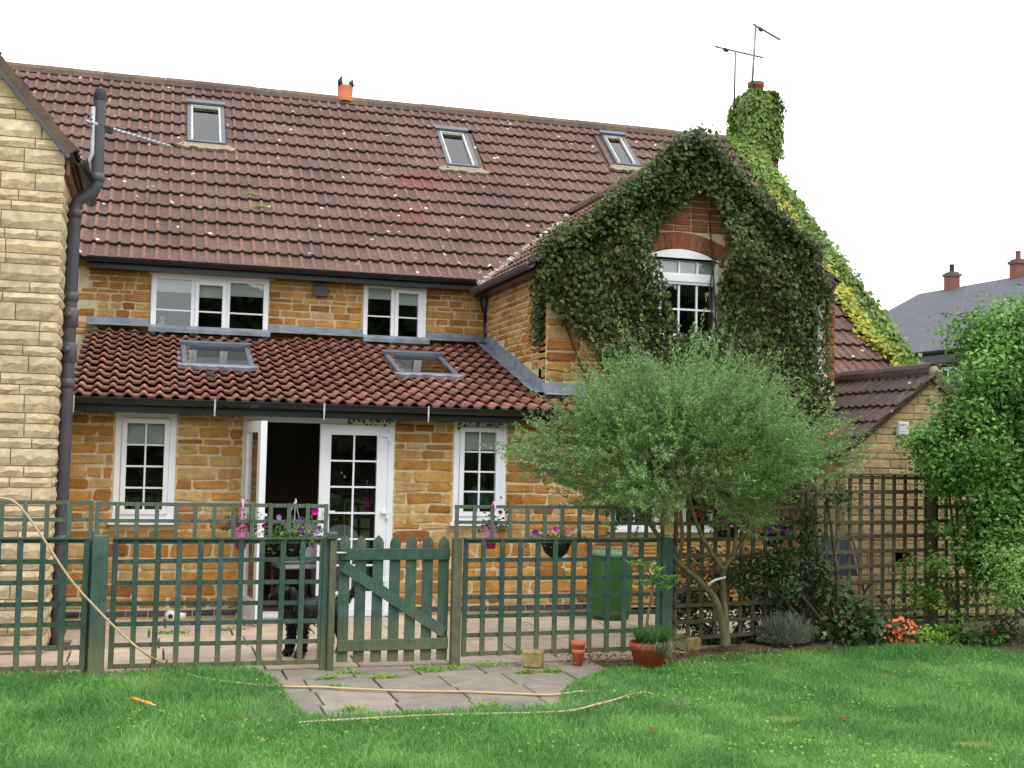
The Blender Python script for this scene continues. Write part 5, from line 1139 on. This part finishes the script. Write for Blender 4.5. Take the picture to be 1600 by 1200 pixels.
thk = .06+.40*np.clip(vnoise(X, Z, 5, 2), 0, 1)**1.4; lump = vnoise(X, Z, 11, 8); dep = thk*g.uniform(.1, 1, len(X))**.6+.08*lump
fromtop = np.clip((wing_z(WRX)-Z)/2, 0, 1)
gone = (vnoise(X, Z, 16, 5) < .18) & (g.random(len(X)) < .6); X, Z, dep = X[~gone], Z[~gone], dep[~gone]
Pv = np.stack([X, IY-.03-dep, Z], 1)+g.normal(0, .02, (len(X), 3))
# leaves spilling over the verge onto the roof edge stand behind the gable plane too
rfz = np.array([wing_z(x) for x in X]); ab = Z > rfz-.12; Pv[ab, 1] += g.uniform(0, .55, ab.sum())*np.where(X[ab] < WRX-.2, .35, 1); Pv[ab, 2] = np.maximum(Pv[ab, 2], rfz[ab]+g.uniform(.0, .10, ab.sum()))
Nv = g.normal(0, .55, (len(X), 3))+np.array([-.05, -.75, .45]); dirs = unit(g.normal(0, .6, (len(X), 3))+np.array([0, -.2, -1]))
foliage('foliage', 'ivy', ivy, Pv, Nv, g.uniform(.035, .075, len(X)), .8, .1, dirs)
n = 17000; sgn = np.where(g.random(n) < .5, -1, 1); tt = g.uniform(0, 1, n); tt = np.where(sgn > 0, tt*.86, tt); hx_ = (WRX-WX0-.05)*tt; Xr = WRX+sgn*hx_; bl = .5+.7*vnoise(Xr, Xr*0+sgn, 7, 41)
Zr = np.array([wing_z(x) for x in Xr])+bl*g.normal(.03, .11, n)+.06*np.exp(-(hx_/.35)**2); Yr = .08+g.normal(0, .09, n)+np.abs(g.normal(0, .30, n))*bl*np.where(sgn < 0, .3, 1); Zr = Zr-np.where(sgn < 0, .07*np.clip(hx_/.5, 0, 1), 0)
foliage('verge_foliage', 'ivy', ivy, np.stack([Xr, Yr, Zr], 1), g.normal(0, .55, (n, 3))+np.array([0, -.6, .6]), g.uniform(.035, .075, n), .8, .1)
# on the side wall by the corner
n = 900; Yv = .3+np.abs(g.normal(0, .16, n)); Zv = g.uniform(3.05, 3.85, n)-np.abs(Yv-.3)*.3; Pq = np.stack([3.33-g.uniform(.0, .09, n), Yv, Zv], 1)
foliage('corner_foliage', 'ivy', ivy, Pq, g.normal(0, .5, (n, 3))+[-.8, -.2, .3], g.uniform(.03, .06, n), .8, .1)
for (u0, v0, u1, v1) in ((930, 640, 880, 500), (1000, 640, 960, 380), (1120, 600, 1108, 330), (1180, 640, 1140, 300), (1240, 640, 1225, 420), (1130, 540, 1118, 400)):
    A_, B_ = atY(u0, v0, IY-.03), atY(u1, v1, IY-.03); M_ = (A_+B_)/2+np.array([g.normal(0, .08), -.02, 0]); MB().tube(smooth_line([A_, M_, B_], 5), .009, 5).build('stem', 'bark_dark', ivy)
n = 260; tq = g.random((n, 2)); Xw = np.where(g.random(n) < .5, 2.23+.62*tq[:, 0], 1.05+.5*tq[:, 0]); foliage('eaves_sprigs', 'ivy', ivy, np.stack([Xw, -.05-.06*tq[:, 1], 2.09+.06*g.normal(0, .6, n)], 1), g.normal(0, .5, (n, 3))+[0, -.8, .4], g.uniform(.03, .05, n), .8)
# yellow-green creeper down the verge and round the chimney
cr_ = thing('verge_creeper', 'bright yellow-green creeper running down the roof verge and over the chimney', 'climbing plant', (8.9, 1.5, 0))
g = np.random.default_rng(14); n = 15000
s = g.uniform(0.35, RLEN+.1, n); wd = .20+.26*vnoise(s, s*0, 4, 3)+.25*np.clip((s-4.9)/2.2, 0, 1); off = g.random(n)**1.3*wd*.95
Xc = 9.06-off+g.normal(0, .03, n); hgt = .05+.13*(1-off/(wd*.95))*g.random(n)+.04*g.random(n)
hang = g.random(n) < .35; Xc[hang] = 9.05+g.random(hang.sum())**2*.18; hgt[hang] = g.uniform(-.35, .16, hang.sum())
Pc = fm.o+(Xc+3.6)[:, None]*fm.u+s[:, None]*fm.v+hgt[:, None]*fm.n; edge = off > wd*.70
Nc = g.normal(0, .5, (n, 3))+fm.n*.9+np.array([.0, -.3, 0]); dirs = unit(g.normal(0, .5, (n, 3))-fm.v*.8)
sz = g.uniform(.045, .11, n)
foliage('foliage', 'creeper', cr_, Pc[~edge], Nc[~edge], sz[~edge], .8, .12, dirs[~edge]); 
n2 = 3800; s2 = g.uniform(0.3, 5.2, n2); off2 = .16+.30*vnoise(s2, s2*0, 5, 9)+g.normal(0, .07, n2); P2 = fm.o+(9.08-off2+3.6)[:, None]*fm.u+s2[:, None]*fm.v+g.uniform(.05, .14, n2)[:, None]*fm.n
foliage('young_foliage', 'creeper_yellow', cr_, P2, g.normal(0, .45, (n2, 3))+fm.n, g.uniform(.05, .10, n2), .8, .12)
n3 = 9000; th = g.uniform(0, 2*pi, n3); zz = g.uniform(7.0, ctop+.06, n3); ccx, hx, hy = (cx0+cx1)/2, (cx1-cx0)/2, .36
ux, uy = np.cos(th), np.sin(th); q_ = 1/np.maximum(np.abs(ux), np.abs(uy)); bul = -.01+.05*vnoise(th*2, zz*3, 3, 4)+.07*g.random(n3)**2
rnd_ = np.clip((zz-(ctop-.25))/.31, 0, 1)**2*.11; bul = bul-rnd_; P3 = np.stack([ccx+ux*q_*hx+ux*bul*1.3, 6.6+uy*q_*hy+uy*bul*1.3, zz], 1); 
tp = g.random(n3) < .14; P3[tp] = np.stack([ccx+g.uniform(-1, 1, tp.sum())*hx, 6.6+g.uniform(-1, 1, tp.sum())*hy, ctop+g.uniform(0, .07, tp.sum())], 1)
N3 = np.stack([ux, uy, np.full(n3, .35)], 1)+g.normal(0, .45, (n3, 3)); foliage('chimney_foliage', 'creeper', cr_, P3, N3, g.uniform(.045, .105, n3), .8, .12, unit(g.normal(0, .4, (n3, 3))+[0, 0, -1.]))
MB().tube(smooth_line([fm.p(12.66, .2, .05), fm.p(12.5, 1.6, .06), fm.p(12.6, 3.4, .06), fm.p(12.4, 5.6, .08), fm.p(12.5, 6.9, .1)], 5), .015, 6).build('stem', 'bark', cr_)

# ================================================================== feathery tree
tb = atZ(1131, 1017, .02); TX, TY = tb[0], tb[1]-.06
tree = thing('feathery_tree', 'small feathery grey-green tree with two crooked stems by the trellis', 'tree', (TX, TY, 0))
q = lambda u, v, dy=0.0: atY(u, v, TY+dy)
limbs = [([(1133, 1012), (1128, 975), (1118, 938), (1090, 905), (1060, 880), (1030, 840), (1000, 800), (965, 770)], .040, .010, 0), ([(1137, 1012), (1134, 970), (1130, 920), (1131, 890), (1145, 868), (1165, 840), (1200, 800), (1240, 770)], .032, .010, .06), ([(1131, 890), (1112, 865), (1095, 835), (1080, 790), (1070, 740), (1060, 690)], .024, .010, .05),
         ([(1060, 880), (1066, 840), (1062, 790), (1050, 730), (1040, 680)], .022, .009, -.04), ([(1145, 868), (1150, 830), (1140, 780), (1135, 720)], .018, .008, .1), ([(1030, 840), (1000, 790), (950, 740), (910, 720)], .016, .007, -.15), ([(1165, 840), (1180, 780), (1200, 720), (1230, 680)], .016, .007, .15), ([(1200, 800), (1220, 802), (1225, 803)], .010, .005, -.1)]
rr = random.Random(3)
for k, (pts, r0, r1, dy) in enumerate(limbs):
    L = smooth_line([q(u, v, dy*min(1, i/3)+(rr.uniform(-.02, .02))) for i, (u, v) in enumerate(pts)], 4); MB().tube(L, list(np.linspace(r0, r1, len(L))), 8).build('trunk' if k < 2 else 'limb', 'bark', tree)
MB().tube([q(1106, 913, -.05), q(1118, 906, -.05), q(1133, 902, .0)], .011, 6).build('tree_tie', 'figure_white', tree)
g = np.random.default_rng(31)
# crown: an uneven shell of upward-arching twigs set with tiny leaves
CC0 = q(1068, 700); HX, HZ, HYd = 1.38, .70, .95
shell = []
while len(shell) < 2300:
    v = unit(g.normal(size=3)); rad = g.uniform(.35, 1.0)**.6; pz = v*rad
    if pz[2] < -.55 and abs(pz[0]) < .22: continue
    if pz[2] < -.1 and rad < .7: continue
    lob = .74+.50*vnoise(np.array(pz[0]*3+pz[1]), np.array(pz[2]*3-pz[1]), 3.2, 6)
    if pz[2] > 0: lob *= 1+.10*sin(pz[0]*9)
    if vnoise(np.array(pz[0]*5), np.array(pz[2]*5+pz[1]*3), 2.4, 17) < .30 and g.random() < .8: continue
    shell.append(np.append(pz*lob, rad))
shell = np.array(shell); LP_, LN_, LD_, LS_ = [], [], [], []; TW = []
for p in shell:
    base = CC0+np.array([p[0]*HX+.02, p[1]*HYd, p[2]*HZ]); outd = unit(np.array([p[0]*1.3, p[1]*1.2, p[2]*.7+.35+.35*g.normal()])+g.normal(0, .22, 3)); L = g.uniform(.12, .38)*(.75+.5*p[3]); 
    if p[2] > .3 and g.random() < .22: L *= 2.1
    perp = unit(g.normal(size=3)); m_ = int(26+L*70); t_ = np.sort(g.random(m_)); pts = base+outd*(t_*L)[:, None]+perp*(.05*np.sin(t_*2.2))[:, None]+np.array([0, 0, 1.])*(.06*t_**2)[:, None]-outd*L*.4
    LP_.append(pts+g.normal(0, .012, (m_, 3))); LD_.append(unit(outd+g.normal(0, .55, (m_, 3)))); TW.append((pts[0], pts[len(pts)//2], pts[-1]))
P = np.concatenate(LP_); Dd = np.concatenate(LD_); n = len(P)
foliage('crown', 'feather', tree, P, np.cross(Dd, g.normal(size=(n, 3)))+np.array([0, 0, .3]), g.uniform(.022, .045, n), .34, .08, Dd)
Vt, Ft = [], []
for a_, b2, c_ in TW:
    o_ = len(Vt); s_ = np.array([.0022, .0008, 0]); Vt += [a_-s_, a_+s_, b2+s_*.7, b2-s_*.7, c_]; Ft += [(o_, o_+1, o_+2), (o_, o_+2, o_+3), (o_+3, o_+2, o_+4)]
mesh_obj('twigs', fast_mesh('twigs', np.array(Vt), np.array(Ft)), 'bark', tree, 'stuff')

# ================================================================== shrubs and border plants
def bush(name, label, c, blobs, n, leaf, mat, seed, stems=5, cat='shrub', aspect=.55, up=.5, clump=None, group=None):
    """blobs: (x, y, z, rx, ry, rz) relative to c; leaves gather in clumps on the blobs' outer parts"""
    t = thing(name, label, cat, c, group); g = np.random.default_rng(seed); c = np.array(c, float); P, N = [], []; wts = np.array([b[3]*b[4]+b[3]*b[5]+b[4]*b[5] for b in blobs]); wts /= wts.sum()
    for b, w_ in zip(blobs, wts):
        m_ = int(n*w_); nc = clump or max(8, m_//70); v = unit(g.normal(size=(nc, 3))); v *= g.uniform(.35, 1.0, (nc, 1))**.45; cc = v*np.array(b[3:6])*(.82+.3*g.random((nc, 1)))
        idx = g.integers(0, nc, m_); sp = .16*min(b[3:6])+leaf*1.2; pts = cc[idx]+g.normal(0, 1, (m_, 3))*sp*np.array([1, 1, .55]); P.append(c+np.array(b[:3])+pts); N.append(unit(v[idx])*.6+g.normal(0, .5, (m_, 3))+np.array([0, -.1, up]))
        for k in range(max(1, stems//len(blobs))):
            e = c+np.array(b[:3])+cc[g.integers(0, nc)]*.8; s0_ = c+np.array([g.normal(0, .05), g.normal(0, .04), 0]); M_ = (s0_+e)/2+g.normal(0, .05, 3); MB().tube(smooth_line([s0_, M_, e], 4), [max(.004, .02-.0012*i) for i in range(9)], 6).build('stem', 'bark_dark', t)
    P = np.concatenate(P); N = np.concatenate(N); k = P[:, 2] > .01; foliage('foliage', mat, t, P[k], N[k], g.uniform(.6, 1.25, k.sum())*leaf, aspect); return t
sq = lambda u, v, Y: atY(u, v, Y)
def blob(c, u, v, Y, rw, rh, ry): p = sq(u, v, Y)-np.array(c); return (p[0], p[1], p[2], rw, ry, rh)
c = (7.75, -2.75, 0)
bush('tall_shrub', 'tall loose light-green shrub hiding the right end of the annex', c, [blob(c, 1565, 520, -2.6, .42, .32, .4), blob(c, 1540, 590, -2.7, .30, .32, .4), blob(c, 1580, 640, -2.7, .55, .45, .5), blob(c, 1500, 700, -2.75, .42, .32, .4), blob(c, 1565, 780, -2.75, .44, .36, .42), blob(c, 1545, 860, -2.8, .22, .3, .3), blob(c, 1640, 560, -2.6, .5, .7, .5), blob(c, 1650, 760, -2.6, .5, .7, .5), blob(c, 1462, 700, -2.75, .22, .2, .2), blob(c, 1500, 655, -2.7, .22, .2, .3), blob(c, 1590, 860, -2.7, .5, .4, .4), blob(c, 1590, 580, -2.6, .45, .4, .4), blob(c, 1490, 745, -2.75, .16, .14, .2)], 40000, .058, 'shrub', 51, 14)
c = (7.45, -3.15, 0)
bush('light_shrub', 'fine-leaved pale green shrub leaning over the lawn edge', c, [blob(c, 1585, 875, -3.15, .26, .28, .28), blob(c, 1630, 840, -3.15, .3, .36, .3), blob(c, 1565, 920, -3.15, .17, .17, .2)], 9000, .036, 'shrub_light', 52, 6)
c = (6.75, -2.7, 0)
bush('climber', 'straggling dark-leaved climber on the trellis before the annex', c, [blob(c, 1470, 790, -2.5, .2, .3, .12), blob(c, 1440, 900, -2.6, .25, .3, .14), blob(c, 1490, 940, -2.65, .22, .22, .15)], 1700, .05, 'shrub', 53, 5, 'plant')
c = (4.4, -2.35, 0)
bush('evergreen_shrub', 'dark evergreen shrub filling the gap behind the brown trellis', c, [(-.35, 0, .5, .35, .2, .42), (.25, 0, .45, .4, .2, .38), (.75, .15, .5, .35, .2, .4)], 5200, .05, 'dark_leaf', 58, 6)
c = (5.25, -2.72, 0)
bush('climber', 'dark-leaved climber tangled round the brown post behind the lavender', c, [blob(c, 1240, 900, -2.66, .30, .30, .1), blob(c, 1180, 895, -2.72, .28, .16, .1), blob(c, 1290, 890, -2.62, .2, .3, .1), blob(c, 1300, 780, -2.6, .16, .1, .1), blob(c, 1265, 820, -2.6, .15, .2, .1)], 2600, .05, 'dark_leaf', 54, 7, 'plant')
c = (5.66, -2.7, 0)
bush('border_plant', 'broad-leaved green plant between the lavender and the orange flowers', c, [blob(c, 1325, 952, -2.7, .17, .14, .12), blob(c, 1315, 985, -2.75, .2, .1, .12), blob(c, 1345, 985, -2.75, .18, .1, .12)], 620, .075, 'dark_leaf', 55, 4, 'plant', .7)
# lavender: grey upright stems
c = np.array([*atZ(1232, 1014)[:2], 0]); c[1] += .06; t = thing('lavender', 'grey-green lavender bush at the lawn edge', 'plant', c)
g = np.random.default_rng(61); n = 5200; th = g.uniform(0, 2*pi, n); ph = np.arccos(g.uniform(.0, 1, n)); rad = g.uniform(.25, 1, n)**.5*(.85+.3*vnoise(th*2, ph*3, 2.5, 63))
Od = np.stack([np.sin(ph)*np.cos(th), np.sin(ph)*np.sin(th), np.cos(ph)+.15], 1); Pl = c+Od*rad[:, None]*np.array([.30, .17, .25])+[0, 0, .03]; Dl = unit(Od+g.normal(0, .35, (n, 3))+[0, 0, .35])
foliage('foliage', 'grey_leaf', t, Pl, np.cross(Dl, g.normal(size=(n, 3))), g.uniform(.03, .06, n), .13, .02, Dl)
n = 130; a = g.uniform(0, 2*pi, n); rr_ = np.sqrt(g.random(n)); Ps = c+np.stack([.27*rr_*np.cos(a), .15*rr_*np.sin(a), .26+.07*g.random(n)-.1*rr_**2], 1); Ds = unit(np.stack([.5*rr_*np.cos(a), .5*rr_*np.sin(a), np.ones(n)], 1))
foliage('flower_spikes', 'grey_leaf', t, Ps, np.cross(Ds, g.normal(size=(n, 3))), g.uniform(.08, .13, n), .09, .02, Ds); MB().lathe((c[0], c[1], 0), [(.001, .0), (.05, 0), (.03, .08), (.001, .1)], 8).build('stem', 'bark_dark', t)
# orange flower clump
c = np.array([*atZ(1408, 1010)[:2], 0]); c[1] += .1; t = thing('orange_flowers', 'clump of vivid orange flowers at the edge of the bed', 'plant', c); g = np.random.default_rng(71); n = 420
X = np.stack([g.normal(0, .13, n), g.normal(0, .07, n), np.abs(g.normal(.1, .06, n))], 1)+c; foliage('foliage', 'dark_leaf', t, X, g.normal(0, 1, (n, 3))+[0, -.4, .8], g.uniform(.03, .05, n))
for k in range(95):
    b = MB(); p = c+np.array([g.normal(0, .125), -.06+g.normal(0, .04), g.uniform(.06, .27)]); p[2] -= abs(p[0]-c[0])*.25; flower_disc(b, p, (g.normal(0, .4), -1, g.uniform(0, 1)), g.uniform(.013, .022)); b.build('flower', 'petal_orange', t)
c = np.array([*atZ(1460, 1012)[:2], 0]); c[1] += .08
bush('border_plant', 'low yellow-green plant right of the orange flowers', c, [(0, 0, .07, .24, .12, .07), (.18, 0, .09, .14, .1, .08)], 900, .045, 'bright_leaf', 56, 3, 'plant')
for k, (u, v, col_, lab) in enumerate(((1508, 990, 'petal_magenta', 'bright pink geranium bloom on a leafy stem at the lawn edge'), (1553, 988, 'petal_red', 'small reddish bloom on a leafy stem under the shrubs'))):
    c = np.array([*atZ(u, 1012)[:2], 0]); c[1] += .08; t = bush('geranium', lab, c, [(0, 0, .07, .12, .1, .07)], 260, .05, 'shrub', 80+k, 2, 'plant', .9); g = np.random.default_rng(90+k); tp_ = atY(u, v, c[1]-.03)
    MB().tube([c, tp_], .004, 5).build('flower_stalk', 'bark', t)
    for j in range(14 if k == 0 else 7): b = MB(); flower_disc(b, tp_+g.normal(0, .018, 3), (g.normal(0, .5), -1, .5), .015); b.build('flower', col_, t)
for k, (u, v, s_, lab) in enumerate(((1195, 1006, .1, 'low dark seedling beside the tree trunk'), (1370, 1000, .14, 'dark leafy plant left of the orange flowers'), (1585, 1008, .16, 'dark leafy plant below the pale shrub'), (1120, 935, .1, 'thin dark sprig climbing the brown trellis foot'))):
    c = np.array([*atZ(u, 1010)[:2], 0]); c[1] += .12; bush('border_plant', lab, c, [(0, 0, s_*.8, s_*1.2, s_*.8, s_)], 420, .045, 'dark_leaf', 100+k, 2, 'plant')
# climbers along the low part of the brown trellis
# weeds in the path joints
wd_ = [(515, 1062, .05), (600, 1060, .07), (700, 1046, .09), (765, 1042, .10), (818, 1052, .04), (550, 1112, .05), (762, 1106, .07), (862, 1050, .05), (525, 1076, .035), (680, 1050, .06), (545, 1053, .05), (660, 1047, .05), (270, 990, .08), (360, 985, .07)]
WL_ = ['from the paving joint between gate post and hose', 'from the joint in front of the gate pickets', 'in a broad patch below the gate latch post', 'in a broad patch left of the square stone block', 'as a tiny tuft just left of the square stone block', 'where the lower hose strand meets the path', 'between lawn and path by the lower hose strand', 'as a tiny tuft right of the square stone block', 'as a tiny tuft touching the upper hose strand', 'in a thin patch below the gate brace', 'as a small tuft just below the gate hinge', 'in a thin patch below the gate rail', 'on the patio beside the black-spotted ball', 'on the patio at the foot of the open door']
for k, (u, v, s_) in enumerate(wd_):
    c = atZ(u, v); c[2] = .002; g = np.random.default_rng(200+k); n = int(60+900*s_); t = thing('path_weed', 'green weed sprouting '+WL_[k], 'weed', c, 'weeds in the paving')
    X = c+np.stack([g.normal(0, s_, n), g.normal(0, s_*.45, n), np.abs(g.normal(.006, .016, n))], 1); foliage('foliage', 'bright_leaf', t, X, g.normal(0, .5, (n, 3))+[0, -.2, 1], g.uniform(.016, .04, n), .45)
# fallen leaves on the bed and the corner of the path
g = np.random.default_rng(77); n = 700; X = np.stack([g.uniform(2.4, 4.9, n), g.normal(-3.08, .16, n), np.full(n, .03)+g.uniform(0, .02, n)], 1); kk = ~in_poly(X[:, 0], X[:, 1], lawn_poly)
tag(foliage('leaf_litter', 'grey_leaf', None, X[kk], g.normal(0, .3, (kk.sum(), 3))+[0, 0, 1], g.uniform(.02, .045, kk.sum()), .6), 'scattered dry leaves on the soil round the tree', 'leaves')
bpy.data.objects['leaf_litter'].data.materials[0] = MATS['dead_leaf']
for lab_, u, v in (('brown leaf lying on the lawn below the large red pot', 1018, 1139), ('brown leaf lying on the lawn below the lavender', 1317, 1121)):
    c = atZ(u, v, .05); b = MB(); flower_disc(b, c, (.2, -.4, 1), .03, 4); tag(b.build('fallen_leaf', 'dead_leaf'), lab_, 'leaf', 'brown leaves on the lawn')

# ================================================================== lawn grass
g = np.random.default_rng(99)
def in_lawn(x, y): return in_poly(x, y, lawn_poly)
def grass(n, x0, x1, y0, y1, seed):
    x = g.uniform(x0, x1, n); y = g.uniform(y0, y1, n)
    lim_l = -.9223+(y+12.8668)*tan(radians(-9.5))-.6; lim_r = -.9223+(y+12.8668)*tan(radians(42.5))+.6
    k = in_lawn(x, y) & (x > lim_l) & (x < lim_r)
    for (u, v, rx, ry) in ((1225, 1125, .16, .10), (1520, 1163, .16, .07), (1150, 1103, .12, .06), (1110, 1152, .1, .05)):
        c = atZ(u, v); k &= ~((((x-c[0])/rx)**2+((y-c[1])/ry)**2 < 1) & (g.random(n) < .9))
    return x[k], y[k]
x, y = grass(420000, -4.2, 9.0, -8.2, -2.95, 1); n = len(x)
tall = vnoise(x, y, 2.2, 21); fine = vnoise(x, y, 7, 22); H = (.020+.034*np.clip(tall, 0, 1)**1.5+.022*fine)*g.uniform(.5, 1.3, n)
H *= 1+.6*np.clip((.6-x)/1.5, 0, 1)+.5*np.clip((y+3.5)/.4, 0, 1)
cen = vnoise(x, y, 1.3, 23)*2*pi*1.6; a = cen+g.normal(0, 2.2, n); long_ = g.random(n) < .03; H[long_] *= 1.7; ln = H*g.uniform(.2, 1.2, n); w_ = .0052*g.uniform(.6, 1.5, n)
B = np.stack([x, y, np.zeros(n)], 1); Dv = np.stack([np.cos(a), np.sin(a), np.zeros(n)], 1); fa_ = g.uniform(0, 2*pi, n); Sv = np.stack([np.cos(fa_), np.sin(fa_), np.zeros(n)], 1)*w_[:, None]*.5
Mv = B+Dv*(ln*.35)[:, None]+np.array([0, 0, 1.])*(H*.62)[:, None]; Tv = B+Dv*ln[:, None]+np.array([0, 0, 1.])*(H*g.uniform(.75, 1.0, n))[:, None]
V = np.stack([B-Sv, B+Sv, Mv-Sv*.8, Mv+Sv*.8, Tv], 1).reshape(-1, 3); i = np.arange(n)[:, None]*5
Fg = np.concatenate([i+np.array([[0, 1, 3]]), i+np.array([[0, 3, 2]]), i+np.array([[2, 3, 4]])], 1).reshape(-1, 3)
go = mesh_obj('grass', fast_mesh('grass', V, Fg, np.repeat(np.clip(.6*g.random(n)+.45*vnoise(x, y, 3.1, 51)+.4*vnoise(x, y, 9, 52)-.22, 0, 1), 5)), 'lawn_grass', None, 'stuff'); tag(go, 'unevenly mown green lawn grass', 'grass')

x2, y2 = grass(9000, -4.2, 9.0, -8.2, -2.95, 2); kc = vnoise(x2, y2, 4, 61) > .55; x2, y2 = x2[kc], y2[kc]; n = len(x2)
cl = foliage('clover', 'bright_leaf', None, np.stack([x2, y2, g.uniform(.02, .05, n)], 1), g.normal(0, .3, (n, 3))+[0, -.2, 1], g.uniform(.012, .028, n), .9, .05); tag(cl, 'clover and broad-leaved weeds among the lawn grass', 'clover')
# ================================================================== hedgerow across the garden behind the photographer, mirrored in the windows
g = np.random.default_rng(123); n = 26000; X = g.uniform(-38, 45, n); top_ = 3.4+5.5*np.clip(vnoise(X, X*0, .35, 31), 0, 1)**1.2+3.0*(X > .9); top_ = np.where((X < .9) & (X > -6), np.minimum(top_, 4.2), top_); Zh = top_*g.random(n)**.7
P = np.stack([X, -33+g.normal(0, 1.0, n)-Zh*.1, Zh], 1); V, Fh, r_ = leaf_arrays(P, g.normal(0, .5, (n, 3))+[0, 1, .3], g.uniform(.5, 1.1, n), .7)
hd = mesh_obj('far_hedgerow', fast_mesh('far_hedgerow', V, Fh, r_), 'far_leaf', None, 'stuff'); tag(hd, 'dark tree belt mirrored in the house windows', 'hedge')
